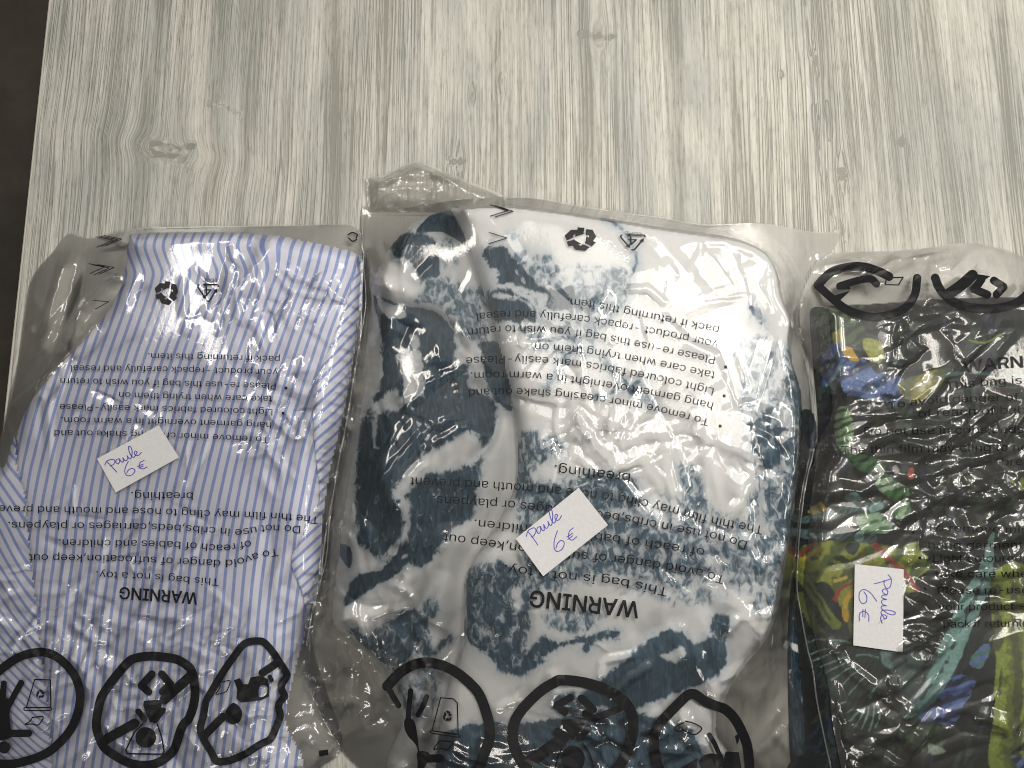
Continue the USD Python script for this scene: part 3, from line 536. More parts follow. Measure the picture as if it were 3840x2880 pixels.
paint(st([(530, 705), (620, 690), (850, 625), (1080, 592), (1165, 570)], 52, B0), (78, 112, 114), 2, (52, 78, 82), .35, .6)
paint(st([(530, 805), (700, 803), (900, 838), (1080, 828)], 66, B0), (78, 112, 114), 2, (52, 78, 82), .35, .9)
paint(bb([(1060, 590), (1150, 565), (1160, 610), (1065, 640)]), (140, 184, 180)); paint(bb([(950, 800), (1010, 795), (1000, 850), (945, 850)]), (140, 184, 180))
paint(bb([(515, 985), (600, 872), (1080, 872), (1400, 950), (1510, 1050), (1400, 1150), (1380, 1230), (1120, 1260), (960, 1560), (830, 1330), (750, 1180), (600, 1150), (515, 1070)]), (150, 160, 50), 2, (84, 104, 38), .07, .75)
paint(bb([(1400, 860), (1430, 930), (1490, 990), (1400, 960), (1310, 900)]), (176, 196, 110), 3)
paint(bb([(890, 880), (980, 870), (940, 960), (880, 930)]), (30, 42, 44), 2)
for ex, ey, ew, eh in ((830, 985, 50, 26), (880, 1010, 36, 22), (770, 1035, 36, 16), (640, 985, 40, 15)):
    paint(blob([(ex - ew, ey), (ex, ey - eh), (ex + ew, ey), (ex, ey + eh)], B0, K2), (44, 74, 34), 2)
for p_, w_, c_ in (([(1085, 885), (1180, 970), (1270, 1060), (1400, 1210)], 40, (176, 52, 58)), ([(530, 970), (570, 920), (640, 870)], 26, (176, 52, 50)), ([(800, 1290), (840, 1220), (890, 1185), (950, 1170)], 26, (176, 46, 44)),
                   ([(880, 1440), (880, 1330), (920, 1260), (960, 1230)], 46, (212, 170, 40)), ([(800, 1160), (870, 1130)], 26, (214, 176, 60)), ([(560, 1000), (600, 960), (640, 930)], 30, (206, 168, 50)), ([(930, 1380), (900, 1480), (930, 1540)], 30, (90, 110, 40)),
                   ([(990, 1000), (1010, 950)], 12, (150, 60, 50)), ([(1075, 1020), (1080, 960)], 12, (150, 60, 50)), ([(680, 960), (700, 920)], 14, (160, 80, 50))):
    paint(st(p_, w_, B0), c_, 2)
paint(st([(520, 1080), (600, 1200), (700, 1350), (800, 1480)], 82, B0), (120, 136, 44), 2); paint(st([(590, 1170), (680, 1310), (760, 1440)], 28, B0), (54, 74, 36), 3)
paint(st([(530, 1270), (600, 1420), (700, 1580)], 64, B0), (92, 108, 46), 3)
paint(bc([(570, 480), (900, 470), (1140, 580), (1160, 760), (1080, 1000), (900, 1170), (720, 860), (620, 730)]), (44, 60, 58), 6, (34, 44, 44), .3, .5, grainy=6)
fern = [((590, 520), (720, 500)), ((620, 600), (740, 565)), ((640, 650), (830, 590)), ((690, 700), (880, 625)), ((730, 750), (880, 670)), ((770, 800), (950, 700)), ((850, 830), (1000, 710)), ((900, 900), (1020, 780)), ((760, 510), (930, 510)), ((960, 620), (1120, 640)), ((1040, 920), (1150, 800)), ((1050, 940), (1090, 860)),
        ((880, 1050), (930, 1020)), ((900, 1110), (990, 1020)), ((940, 1150), (1010, 1020)), ((990, 1170), (1040, 1010)), ((1050, 1180), (1085, 1000)), ((800, 990), (870, 960)), ((1100, 1150), (1130, 1040))]
for a_, b_ in fern: paint(st([a_, ((a_[0] + b_[0]) / 2 + 6, (a_[1] + b_[1]) / 2 - 8), b_], 12, C0), (112, 152, 146), 2, grainy=3)
paint(bc([(1150, 590), (1260, 600), (1240, 720), (1160, 690)]), (110, 150, 146), 4, grainy=8)
for x0, y0 in ((1240, 720), (1290, 860), (1360, 960)):
    paint(blob([(x0, y0 - 120), (x0 + 220, y0 - 130), (x0 + 170, y0 + 60), (x0 - 10, y0 + 80)], C0, K2), (66, 88, 88), 14, grainy=40)
paint(bc([(1960, -300), (1890, -60), (1760, 150), (1620, 450), (1490, 720), (1320, 1060), (1420, 1060), (1600, 900), (1720, 650), (1850, 350), (1960, 60), (1990, -250)]), (132, 184, 180), 2, (112, 164, 162), .05, .2)
paint(st([(1900, 60), (1720, 460), (1600, 720), (1440, 930)], 26, C0), (66, 88, 88), 3, grainy=26)
paint(bc([(1460, 740), (1560, 600), (1480, 820), (1340, 1050), (1300, 1020)]), (58, 78, 80), 10, grainy=30)
paint(bc([(1700, 760), (1850, 800), (1820, 900), (1700, 1110), (1640, 1130), (1420, 1090), (1560, 930)]), (98, 128, 204), 2, (36, 48, 90), .11, 1.25)
paint(bc([(1910, 535), (1955, 570), (1890, 705), (1795, 670)]), (92, 124, 190), 2, (80, 140, 110), .2, 1.2)
paint(bc([(2030, 450), (1950, 520), (1960, 480)]), (130, 180, 140), 2)
paint(bc([(1950, 100), (2050, -60), (2212, -60), (2330, 200), (2330, 1500), (1965, 1500), (1985, 1000), (1995, 600)]), (152, 172, 56), 2, (112, 128, 44), .05, .05)
paint(st([(2150, 100), (2140, 400), (2170, 800), (2160, 1460)], 60, C0), (84, 94, 46), 4, grainy=34); paint(st([(2000, 120), (2010, 400), (2000, 560)], 70, C0), (84, 92, 50), 5, grainy=34)
paint(st([(2040, 700), (2030, 900)], 14, C0), (90, 104, 44), 3, grainy=14)
paint(bc([(1300, 1200), (1560, 1130), (1600, 1300), (1520, 1350), (1400, 1300)]), (62, 92, 58), 4, (38, 60, 40), .1, .5)
paint(bc([(1500, 1280), (1620, 1330), (1520, 1360)]), (150, 170, 150), 4)
rng = np.random.default_rng(5)                          # the print goes on under the right rim
for k in range(14):
    cx, cy, L_, an = rng.uniform(3860, 4180), rng.uniform(1150, 2900), rng.uniform(60, 140), rng.uniform(0, 3.1)
    d_ = np.array([math.cos(an), math.sin(an)]); nn = np.array([-d_[1], d_[0]])
    paint(Polygon([np.array([cx, cy]) + d_ * L_ * a + nn * L_ * .3 * b for a, b in ((-1, 0), (-.4, 1), (.4, .9), (1, 0), (.4, -.9), (-.4, -1))]), [(62, 98, 52), (120, 136, 44), (98, 128, 204), (132, 184, 180)][k % 4], 2, (30, 50, 40), .15, an)
emit(g3, h3, 'front_panel', None, shirt3, M_leaf, {'print': rgb})
F3 = h3 * g3.inside

# ---------------------------------------------------------------- films
SURFACES = []                                           # films laid so far: (grid, heights)
def under_film(x, y, fields):
    o = np.zeros(np.shape(x))
    for g, Hh in fields: o = np.maximum(o, g.sample(Hh, x, y))
    return o
def crumple(g, seed, n, weight, amp, length, width, bias=None):
    """Sharp little creases: tent-shaped ridges, thickest where weight(px, py) is high."""
    r = np.random.default_rng(seed); out = np.zeros(g.shape)
    px, py = Q(g.X[::6, ::6], g.Y[::6, ::6], 0.02); wgt = np.clip(weight(px, py), 0, None) * g.inside[::6, ::6]
    cdf = np.cumsum(wgt.ravel()); cdf /= cdf[-1]
    cells = np.searchsorted(cdf, r.random(n))
    top = wgt.max()
    for c in cells:
        iy, ix = np.unravel_index(c, wgt.shape)
        cx, cy = g.X[iy * 6, ix * 6] + r.normal() * 0.002, g.Y[iy * 6, ix * 6] + r.normal() * 0.002
        L_ = r.uniform(*length); w_ = r.uniform(*width); an = r.uniform(0, math.pi) if bias is None or r.random() < 0.35 else bias + r.normal() * 0.35
        a_ = r.uniform(*amp) * w_ * (1 if r.random() < 0.62 else -1)
        R = max(L_, w_) * 1.15; i0, i1 = np.searchsorted(g.y, [cy - R, cy + R]); j0, j1 = np.searchsorted(g.x, [cx - R, cx + R])
        if i1 - i0 < 2 or j1 - j0 < 2: continue
        X, Y = g.X[i0:i1, j0:j1] - cx, g.Y[i0:i1, j0:j1] - cy
        s, d = X * math.cos(an) + Y * math.sin(an), -X * math.sin(an) + Y * math.cos(an)
        d = d + (r.uniform(-.12, .12) / L_) * s**2 + 0.00025 * np.sin(s / L_ * 9 + r.uniform(0, 6))
        flank = r.uniform(.35, 1.0)
        tent = np.clip(1 - np.where(d > 0, d / w_, -d / (w_ * flank)), 0, 1)
        out[i0:i1, j0:j1] += a_ * tent * np.clip(1.6 - 1.6 * np.abs(s / L_), 0, 1)
    return out
def crease(g, out, lines, h=0.02, gain=1.25):
    """The long creases one can follow by eye: (points, height mm, half width mm)."""
    for pts, a, w in lines:
        L = XY(pts, h); L = np.array(LineString(L).segmentize(0.0012).coords)
        L = L + np.stack([noise2(L[:, 0], L[:, 1], 160, 160, 5), noise2(L[:, 0], L[:, 1], 160, 160, 6)], 1) * 0.0022
        x0, y0 = L.min(0) - w * .001 * 2; x1, y1 = L.max(0) + w * .001 * 2
        i0, i1 = np.searchsorted(g.y, [y0, y1]); j0, j1 = np.searchsorted(g.x, [x0, x1])
        if i1 - i0 < 2 or j1 - j0 < 2: continue
        d, k = cKDTree(L).query(np.stack([g.X[i0:i1, j0:j1].ravel(), g.Y[i0:i1, j0:j1].ravel()], 1))
        t = k / max(1, len(L) - 1); fade = np.clip(np.minimum(t, 1 - t) * 7 + 0.25, 0, 1)
        out[i0:i1, j0:j1] += (a * .001 * gain * fade * np.clip(1 - d / (w * .001), 0, 1)).reshape(i1 - i0, j1 - j0)
    return out
def drape(outline, fields, gap=0.0016, step=0.00085, rim=0.0012, iters=500):
    """A stretched membrane over what lies below."""
    g = Grid(outline, step)
    k = 4; X, Y = g.X[::k, ::k], g.Y[::k, ::k]
    ob = under_film(X, Y, fields); ins = g.inside[::k, ::k]
    ob = np.where(ins, ob + gap, rim); h = np.maximum(ob, rim).copy()
    h = np.maximum(h, gaussian_filter(h, 3))
    for _ in range(iters):
        a = (np.roll(h, 1, 0) + np.roll(h, -1, 0) + np.roll(h, 1, 1) + np.roll(h, -1, 1)) / 4
        h = np.where(ins, np.maximum(ob, a), np.maximum(rim, ob * 0 + rim))
    xi = np.arange(g.shape[0]) / k, np.arange(g.shape[1]) / k
    Hf = map_coordinates(h, np.meshgrid(*xi, indexing='ij'), order=1, mode='nearest')
    return g, gaussian_filter(Hf, 2.5)
def bumpmap(spots, floor_=0.1):
    def w(px, py):
        o = np.full(px.shape, floor_)
        for cx, cy, rx, ry, a in spots: o = o + a * np.exp(-((px - cx) / rx)**2 - ((py - cy) / ry)**2)
        return o
    return w
class Film:
    def __init__(s, g, H): s.g, s.H = g, H
    def at(s, px, py, off=0.00022):
        """The point of the film seen at a pixel."""
        h = np.full(np.shape(px), 0.02)
        for _ in range(7):
            p = P(px, py, h); h = 0.5 * h + 0.5 * s.g.sample(s.H, p[..., 0], p[..., 1])
        p = P(px, py, h); p[..., 2] = T + s.g.sample(s.H, p[..., 0], p[..., 1]) + off
        return p

def tri_poly(poly, size):
    """Triangles of a flat shape, cut fine enough to lie on the film: pixel coordinates."""
    out_v, out_f, n = [], [], 0
    for p in getattr(poly, 'geoms', [poly]):
        if p.is_empty or p.area < 1: continue
        p = p.simplify(0.35)
        try: v, f = trimesh.creation.triangulate_polygon(p, engine='earcut')
        except Exception: continue
        v = np.asarray(v, float); f = np.asarray(f)
        v3, f = trimesh.remesh.subdivide_to_size(np.column_stack([v, np.zeros(len(v))]), f, size, max_iter=12)
        out_v.append(v3[:, :2]); out_f.append(f + n); n += len(v3)
    return (np.vstack(out_v), np.vstack(out_f)) if out_v else (np.zeros((0, 2)), np.zeros((0, 3), int))
def ink(film, name, poly, parent, mt=None, size=8, off=0.00022):
    v, f = tri_poly(poly, size)
    if not len(f): return
    w = film.at(v[:, 0], v[:, 1], off)
    ok = shapely.contains_xy(film.g.poly, w[:, 0], w[:, 1]); f = f[ok[f].all(1)]
    if not len(f): return
    u, inv = np.unique(f, return_inverse=True); w, f = w[u], inv.reshape(-1, 3)
    nrm = np.cross(w[f[:, 1]] - w[f[:, 0]], w[f[:, 2]] - w[f[:, 0]]); flip = nrm[:, 2] < 0; f[flip] = f[flip][:, ::-1]
    return obj(name, w, f, mt or M_ink, parent, smooth=False)
def words(film, text, base, cap, parent, bold=False):
    """A line of print whose baseline runs through the points base (photo pixels, reading direction)."""
    m = meshkit.text_mesh(text, 70.0, 1.0, bold)
    top = m.face_normals[:, 2] > 0.9
    f = m.faces[top]; u, inv = np.unique(f, return_inverse=True); v = m.vertices[u][:, :2]; f = inv.reshape(-1, 3)
    x0, x1 = v[:, 0].min(), v[:, 0].max()
    L = curve(base, False, 14) if len(base) > 2 else np.array(base, float)
    seg = np.concatenate([[0], np.cumsum(np.linalg.norm(np.diff(L, axis=0), axis=1))])
    k = seg[-1] / (x1 - x0)
    v3, f = trimesh.remesh.subdivide_to_size(np.column_stack([v, np.zeros(len(v))]), f, 7 / k, max_iter=12)
    s = (v3[:, 0] - x0) * k
    bx = np.stack([np.interp(s, seg, L[:, 0]), np.interp(s, seg, L[:, 1])], 1)
    e = 12.0; ta = np.stack([np.interp(s + e, seg, L[:, 0]) - np.interp(s - e, seg, L[:, 0]), np.interp(s + e, seg, L[:, 1]) - np.interp(s - e, seg, L[:, 1])], 1)
    ta /= np.linalg.norm(ta, axis=1, keepdims=True); up = np.stack([ta[:, 1], -ta[:, 0]], 1)
    p = bx + up * (v3[:, 1] * cap / 70.0)[:, None]
    w = film.at(p[:, 0], p[:, 1])
    ok = shapely.contains_xy(film.g.poly, w[:, 0], w[:, 1]); f = f[ok[f].all(1)]
    if not len(f): return
    u, inv = np.unique(f, return_inverse=True); w, f = w[u], inv.reshape(-1, 3)
    nrm = np.cross(w[f[:, 1]] - w[f[:, 0]], w[f[:, 2]] - w[f[:, 0]]); flip = nrm[:, 2] < 0; f[flip] = f[flip][:, ::-1]
    obj('text_line', w, f, M_ink, parent, smooth=False)
def seam(film, pts, parent, w=7):
    """The welded rim of the bag, a raised bead."""
    L = np.array(LineString(curve(pts, False, 8)).segmentize(8).coords)
    p = film.at(L[:, 0], L[:, 1], 0.0004)
    t = np.gradient(p, axis=0); t /= np.linalg.norm(t, axis=1, keepdims=True)
    s = np.cross(t, [0, 0, 1]); s /= np.linalg.norm(s, axis=1, keepdims=True)
    prof = [(-0.0006, -0.0004), (-0.0003, 0.0), (0.0002, 0.0), (0.0005, -0.0004)]
    V = np.stack([p + s * a + np.array([0, 0, b]) for a, b in prof], 1); n, m = V.shape[:2]
    i = np.arange(n * m).reshape(n, m)
    q = np.stack([i[:-1, :-1], i[1:, :-1], i[1:, 1:], i[:-1, 1:]], -1).reshape(-1, 4)
    obj('side_seam', V.reshape(-1, 3), np.vstack([q[:, [0, 1, 2]], q[:, [0, 2, 3]]]), M_seam, parent)
def recycle_shape(cx, cy, r, rot):
    """Three chasing arrows, thick."""
    parts = []
    for k in range(3):
        a = rot + k * 2 * math.pi / 3
        R = lambda pts: [(cx + r * (x * math.cos(a) - y * math.sin(a)), cy + r * (x * math.sin(a) + y * math.cos(a))) for x, y in pts]
        parts.append(Polygon(R([(-.42, -.92), (.18, -.92), (.42, -.62), (.66, -.76), (.46, -.10), (-.10, -.40), (.10, -.46), (-.08, -.56), (-.18, -.40), (-.62, -.58)])))
        parts.append(Polygon(R([(-.74, -.52), (-.28, -.26), (-.45, .02), (-.90, -.22)])))
    return unary_union([p.buffer(0) for p in parts])
def resin_shape(cx, cy, r, sgn):
    """Thin triangle of arrows round a 4; sgn -1 is upside down."""
    a = [(cx, cy - sgn * r), (cx + r * 1.02, cy + sgn * r * .62), (cx - r * 1.02, cy + sgn * r * .62)]
    parts = []
    for i in range(3):
        p, q = np.array(a[i]), np.array(a[(i + 1) % 3]); o = np.array(a[(i + 2) % 3])
        d = (q - p) / np.linalg.norm(q - p)
        parts.append(stroke([p + (o - p) * .10 + d * r * .0, p + d * r * .22, p + d * r * .85, p + d * r * 1.2], r * .13))
        e = p + d * r * 1.32; nn = np.array([-d[1], d[0]])
        parts.append(Polygon([e + d * r * .22, e - d * r * .14 + nn * r * .20, e - d * r * .14 - nn * r * .20]))
    f = [(cx + sgn * r * .16, cy + sgn * r * .42), (cx + sgn * r * .16, cy - sgn * r * .34), (cx - sgn * r * .26, cy + sgn * r * .16), (cx + sgn * r * .34, cy + sgn * r * .16)]
    parts.append(stroke(f, r * .13, smooth=False))
    return unary_union(parts)
def chevrons(tips, size, ang=0.0, w=4.5):
    parts = []
    for x, y in tips:
        c, s = math.cos(ang), math.sin(ang)
        pts = [(-1.15, -.36), (0, 0), (-1.15, .36)]
        parts.append(stroke([(x + size * (a * c - b * s), y + size * (a * s + b * c)) for a, b in pts], w, smooth=False))
    return unary_union(parts)

# ================================================================ bag 1 (left)
def seg(*p): return list(p)
O1 = [(257, 876), (330, 893), (400, 880), (488, 861), (592, 852), (870, 848), (1270, 842), (1330, 852), (1358, 900), (1362, 1010), (1358, 1130), (1346, 1350), (1292, 1650), (1252, 1850), (1217, 2050), (1202, 2200), (1180, 2320), (1170, 2420), (1225, 2600), (1284, 2800), (1200, 2880), (1150, 2960),
      (-110, 2960), (-100, 2000), (-55, 1800), (0, 1640), (32, 1530), (60, 1400), (78, 1303), (95, 1172), (122, 1041), (205, 937)]
bag1 = thing('plastic_bag', (*P(640, 1900)[:2], T), 'clear plastic bag holding the blue striped shirt, black print upside down', 'plastic bag')
g, Hf = drape(curve(XY(O1, 0.001), True, 5), [(g1, F1)])
w1 = bumpmap([(1050, 1130, 170, 150, 1.6), (1060, 1560, 150, 200, 2.0), (700, 2480, 450, 200, 1.2), (240, 2380, 200, 180, 2.0), (1130, 2650, 160, 220, 2.4), (200, 1300, 150, 220, .7), (1180, 2300, 90, 160, 1.2), (560, 2700, 250, 160, 1.2)], .12)
mask = np.clip(g.edge / 0.006, 0, 1)
cr = crumple(g, 11, 330, w1, (0.05, 0.17), (0.006, 0.022), (0.0025, 0.008)) + crumple(g, 12, 130, w1, (0.05, 0.13), (0.015, 0.04), (0.004, 0.009), 1.0)
z3 = lambda *p: [(a / 2, 2300 + b / 2) for a, b in p]
r1 = lambda *p: [(150 + a / 2, 1250 + b / 2) for a, b in p]
cr = crease(g, cr, [(z3((470, 50), (480, 110), (540, 190)), .8, 3), (z3((460, 110), (400, 220), (540, 190)), .7, 3), (z3((540, 190), (420, 260), (320, 330)), .7, 3), (z3((540, 230), (440, 310), (370, 390)), .7, 3), (z3((580, 50), (650, 120), (745, 180)), .8, 3), (z3((745, 180), (660, 240), (520, 340), (400, 450)), .7, 3),
                    (z3((760, 280), (765, 360), (670, 490), (710, 550)), .7, 3), (z3((930, 370), (1030, 510)), .6, 2.5), (z3((870, 590), (900, 680), (1060, 680)), .6, 3), (z3((1410, 10), (1240, 170), (1230, 240)), .8, 4), (z3((330, 560), (560, 480), (700, 330)), .6, 3), (z3((620, 1100), (700, 960), (860, 780)), .7, 4),
                    (r1((1720, 560), (1900, 760), (2005, 770)), .9, 4), (r1((1960, 600), (2000, 770)), .8, 3), (r1((1870, 600), (1960, 720)), .7, 3), (r1((1700, 640), (1760, 900), (1830, 1030)), .7, 4), (r1((1100, 1100), (1000, 1250)), .5, 5),
                    ([(235, 1250), (320, 1130), (450, 1020)], 3.2, 8), ([(120, 1500), (260, 1330), (370, 1210)], 3.0, 9), ([(200, 950), (170, 1100), (130, 1300)], 2.6, 9), ([(300, 930), (250, 1050), (200, 1180)], -1.0, 10), ([(820, 1950), (740, 2060), (640, 2170), (610, 2230)], .6, 4), ([(1190, 1020), (1280, 1120), (1330, 1130)], .9, 4), ([(1040, 1000), (1120, 1040), (1310, 1120)], 1.0, 5), ([(1040, 1010), (1100, 1090), (1290, 1130)], .8, 4)])
Hf = Hf + mask * (cr + 0.0009 * fbm(g.X, g.Y, 26, 14, 1))
film1 = Film(g, np.maximum(Hf, under_film(g.X, g.Y, [(g1, F1)]) + 0.0011)); SURFACES.append((g, film1.H * g.inside))
def flat_back(parent, outline, fields, seed, extra=None, lift=0.0005, amp=0.0006):
    gb = Grid(outline, 0.0016); hb = np.full(gb.shape, lift) + amp * np.clip(fbm(gb.X, gb.Y, 30, seed, 3) + .3, 0, 1)
    if extra is not None: hb = np.maximum(hb, extra(gb))
    v, f, _ = gb.mesh(hb); obj('back_film', v, f, M_back, parent)
    return gb, hb
flat_back(bag1, curve(XY(O1, 0.001), True, 5), None, 31)
v, f, _ = g.mesh(film1.H); obj('front_film', v, f, M_film, bag1)
seam(film1, [(1340, 862), (1356, 900), (1359, 1010), (1355, 1130), (1343, 1350), (1289, 1650), (1249, 1850), (1214, 2050), (1199, 2200), (1177, 2320), (1168, 2420)], bag1)
z2 = lambda *p: [(a / 2, 1700 + b / 2) for a, b in p]
for t_, b_ in (('pack if returning this item.', r1((1800, 172), (1300, 158), (812, 148))), ('your product -repack carefully and reseal', r1((1785, 272), (1300, 258), (800, 246), (228, 240))),
               ('Please re-use this bag if you wish to return', r1((1770, 375), (1300, 362), (800, 350), (155, 335))), ('take care when trying them on', r1((1742, 472), (1200, 458), (595, 440))),
               ('Light coloured fabrics mark easily-Please', r1((1745, 570), (1200, 552), (600, 538), (150, 530))), ('hang garment overnight in a warm room.', r1((1735, 668), (1200, 648), (600, 636), (160, 628))), ('To remove minor creasing shake out and', r1((1718, 778), (1200, 752), (600, 733), (110, 725)))):
    words(film1, t_, b_, 24, bag1)
for t_, b_, c_ in (('breathing.', z2((1448, 293), (985, 290)), 29), ('The thin film may cling to nose and mouth and prevent', [(1197, 1938), (1090, 1927), (975, 1920), (765, 1913), (550, 1905), (310, 1901), (50, 1896), (-48, 1893)], 28),
                   ('Do not use in cribs,beds,carriages or playpens.', [(1127, 1972), (1000, 1968), (900, 1984), (820, 1978), (640, 1966), (400, 1960), (32, 1957)], 28), ('of reach of babies and children.', [(940, 2026), (890, 2034), (835, 2043), (720, 2034), (560, 2027), (222, 2022)], 28),
                   ('To avoid danger of suffocation,keep out', [(1040, 2056), (965, 2072), (870, 2098), (750, 2096), (620, 2090), (420, 2082), (110, 2078)], 28), ('This bag is not a toy.', [(822, 2170), (700, 2162), (560, 2150), (362, 2142)], 27), ('WARNING', [(742, 2223), (600, 2212), (450, 2202)], 43)):
    words(film1, t_, b_, c_, bag1, t_ == 'WARNING')
for x_, y_ in ((1073, 1455), (1062, 1550)): ink(film1, 'bullet_mark', Polygon([(x_ - 5, y_ - 5), (x_ + 5, y_ - 5), (x_ + 5, y_ + 5), (x_ - 5, y_ + 5)]), bag1)
ink(film1, 'recycling_symbol', recycle_shape(625, 1098, 47, 3.4), bag1); ink(film1, 'resin_code_symbol', resin_shape(781, 1094, 42, -1), bag1)
words(film1, 'LDPE', [(815, 1046), (762, 1044)], 12, bag1)
ink(film1, 'arrow_mark', chevrons([(455, 895), (440, 897), (424, 899)], 56, -.12, 3), bag1); ink(film1, 'arrow_mark', chevrons([(428, 1003), (410, 1005), (394, 1000)], 52, -.12, 3), bag1); ink(film1, 'arrow_mark', chevrons([(408, 1132)], 48, -.2, 3), bag1)
ink(film1, 'edge_mark', unary_union([stroke([(1305, 880), (1322, 872), (1340, 880), (1336, 892)], 5), stroke([(1308, 893), (1322, 905), (1338, 898)], 5)]), bag1)
ink(film1, 'square_mark', Polygon([(1196, 2815), (1230, 2810), (1232, 2830), (1198, 2838)]), bag1)
def Z(p): return [(a / 2, 2300 + b / 2) for a, b in p]
def zs(p, w, smooth=True): return stroke(p, w, (0, 2300), .5, smooth)
def zb(p, smooth=True): return blob(p, (0, 2300), .5, smooth)
def ringed(outer, w): return outer.difference(outer.buffer(-w))
o2 = zb([(1100, 287), (1200, 290), (1330, 310), (1420, 360), (1470, 420), (1497, 560), (1490, 680), (1450, 800), (1400, 860), (1365, 960), (1340, 1030), (1290, 1090), (1200, 1150), (1100, 1172), (980, 1160), (870, 1110), (760, 1030), (710, 930), (690, 840), (700, 740), (730, 620), (790, 520), (860, 430), (940, 340), (1000, 305)])
ink(film1, 'warning_pictogram', unary_union([ringed(o2, 34), zs([(1440, 460), (1235, 645)], 74).intersection(o2), zs([(1010, 825), (760, 965)], 74).intersection(o2), zs([(1140, 455), (1062, 540), (1115, 588)], 58, False), zs([(1215, 455), (1280, 530), (1222, 585)], 58, False),
    zb([(1080, 655), (1215, 645), (1210, 740), (1175, 790), (1130, 822), (1100, 760), (1075, 690)], False), zs([(1040, 735), (1085, 795)], 46), zs([(1225, 725), (1165, 805)], 42), Point(547, 2765).buffer(39),
    zs([(1075, 825), (1010, 890), (945, 1025), (955, 1052), (1220, 1055), (1232, 1035), (1215, 930), (1180, 830)], 12, False)]), bag1)
o1 = zb([(0, 385), (150, 290), (310, 257), (430, 290), (530, 370), (600, 470), (636, 600), (620, 740), (570, 870), (480, 985), (360, 1080), (200, 1140), (60, 1162), (-90, 1140), (-180, 1060), (-215, 900), (-210, 700), (-160, 540)])
ink(film1, 'warning_pictogram', unary_union([ringed(o1, 33), zs([(30, 525), (15, 700)], 46), zs([(160, 520), (60, 700)], 46), zb([(-40, 650), (75, 650), (72, 780), (85, 870), (85, 930), (-40, 930)]), zs([(40, 900), (215, 898)], 56), Point(16, 2802).buffer(23),
    zs([(262, 495), (380, 498), (383, 705), (200, 705), (262, 495)], 9, False), ringed(zs([(192, 716), (378, 716)], 30), 4), recycle_shape(152, 2602, 17, .4), zs([(245, 780), (325, 775), (290, 835), (240, 828), (190, 832), (225, 810), (245, 780)], 9)]), bag1)
o3 = zb([(1850, 190), (1920, 178), (1990, 190), (2060, 260), (2120, 350), (2182, 460), (2140, 550), (2165, 625), (2120, 690), (2130, 770), (2100, 860), (2050, 960), (1960, 1010), (1850, 1080), (1720, 1132), (1610, 1132), (1560, 1050), (1500, 950), (1475, 860), (1500, 760), (1520, 650), (1570, 560), (1640, 440), (1730, 310), (1800, 220)])
i3 = o3.buffer(-28)
body3 = zb([(1755, 500), (1800, 485), (1825, 530), (1862, 530), (1880, 480), (1960, 465), (2012, 495), (2020, 560), (2018, 625), (1960, 650), (1810, 667), (1775, 640), (1780, 570)], False).difference(zb([(1950, 545), (2005, 550), (1995, 610), (1945, 625)]))
ink(film1, 'warning_pictogram', unary_union([o3.difference(i3), zs([(2075, 375), (1970, 445)], 60).intersection(o3), zs([(1672, 775), (1530, 920)], 62).intersection(o3), blob([(1755, 670), (1815, 730), (1800, 810), (1740, 832), (1690, 790), (1700, 720)], (0, 2300), .5), body3, zs([(2025, 475), (2038, 500)], 34),
    zs([(1650, 518), (1725, 505), (1712, 560), (1690, 590), (1620, 605), (1650, 560), (1650, 518)], 8)]), bag1)

# ================================================================ bag 2 (middle)
O2 = [(1355, 800), (1375, 768), (1450, 757), (1650, 745), (1740, 745), (1925, 740), (2025, 745), (2150, 768), (2300, 790), (2400, 804), (2479, 815), (2636, 841), (2800, 836), (2897, 841), (3040, 868), (3146, 876), (3112, 955), (3050, 985), (3015, 1060), (2986, 1200), (3010, 1300), (3040, 1450), (3048, 1600), (3035, 1750), (3010, 1950), (2985, 2150), (2968, 2350), (2961, 2450), (2968, 2540), (2994, 2610), (3020, 2700), (3056, 2800), (3085, 2960),
      (1400, 2960), (1350, 2880), (1285, 2815), (1195, 2650), (1150, 2530), (1140, 2420), (1165, 2290), (1215, 2100), (1230, 1950), (1260, 1750), (1290, 1600), (1320, 1420), (1345, 1270), (1365, 1130), (1357, 1000), (1352, 900)]
bag2 = thing('plastic_bag', (*P(2200, 1850)[:2], T), 'clear plastic bag holding the navy wave print top, its open flap sticking up', 'plastic bag')
fields2 = [(g2, F2), (gs, hs * gs.inside), SURFACES[0]]
g, Hf = drape(curve(XY(O2, 0.001), True, 5), fields2)
w2 = bumpmap([(2330, 1640, 240, 160, 1.5), (2650, 1000, 160, 130, .7), (2640, 2000, 200, 220, 1.4), (1300, 2500, 170, 220, 2.2), (2330, 2780, 150, 120, 3.0), (2560, 2800, 160, 120, 3.0), (2880, 2500, 120, 300, 1.2), (1700, 1530, 160, 200, .5), (2800, 1650, 120, 260, .8), (2000, 1330, 200, 100, .5), (1900, 2820, 500, 90, 1.0), (1580, 2330, 130, 200, .9)], .08)
mask = np.clip(g.edge / 0.006, 0, 1)
cr = crumple(g, 21, 330, w2, (0.05, 0.17), (0.007, 0.026), (0.0028, 0.009)) + crumple(g, 22, 90, w2, (0.04, 0.12), (0.02, 0.05), (0.004, 0.010), 1.9)
m2 = lambda *p: [(1700 + a / 2, 1050 + b / 2) for a, b in p]
t2 = lambda *p: [(1500 + a / 2, 1700 + b / 2) for a, b in p]
z5 = lambda *p: [(1100 + a / 2, 1300 + b / 2) for a, b in p]
z6 = lambda *p: [(1100 + a / 2, 2100 + b / 2) for a, b in p]
z7 = lambda *p: [(1400 + a / 2, 2300 + b / 2) for a, b in p]
z8 = lambda *p: [(2200 + a / 2, 2300 + b / 2) for a, b in p]
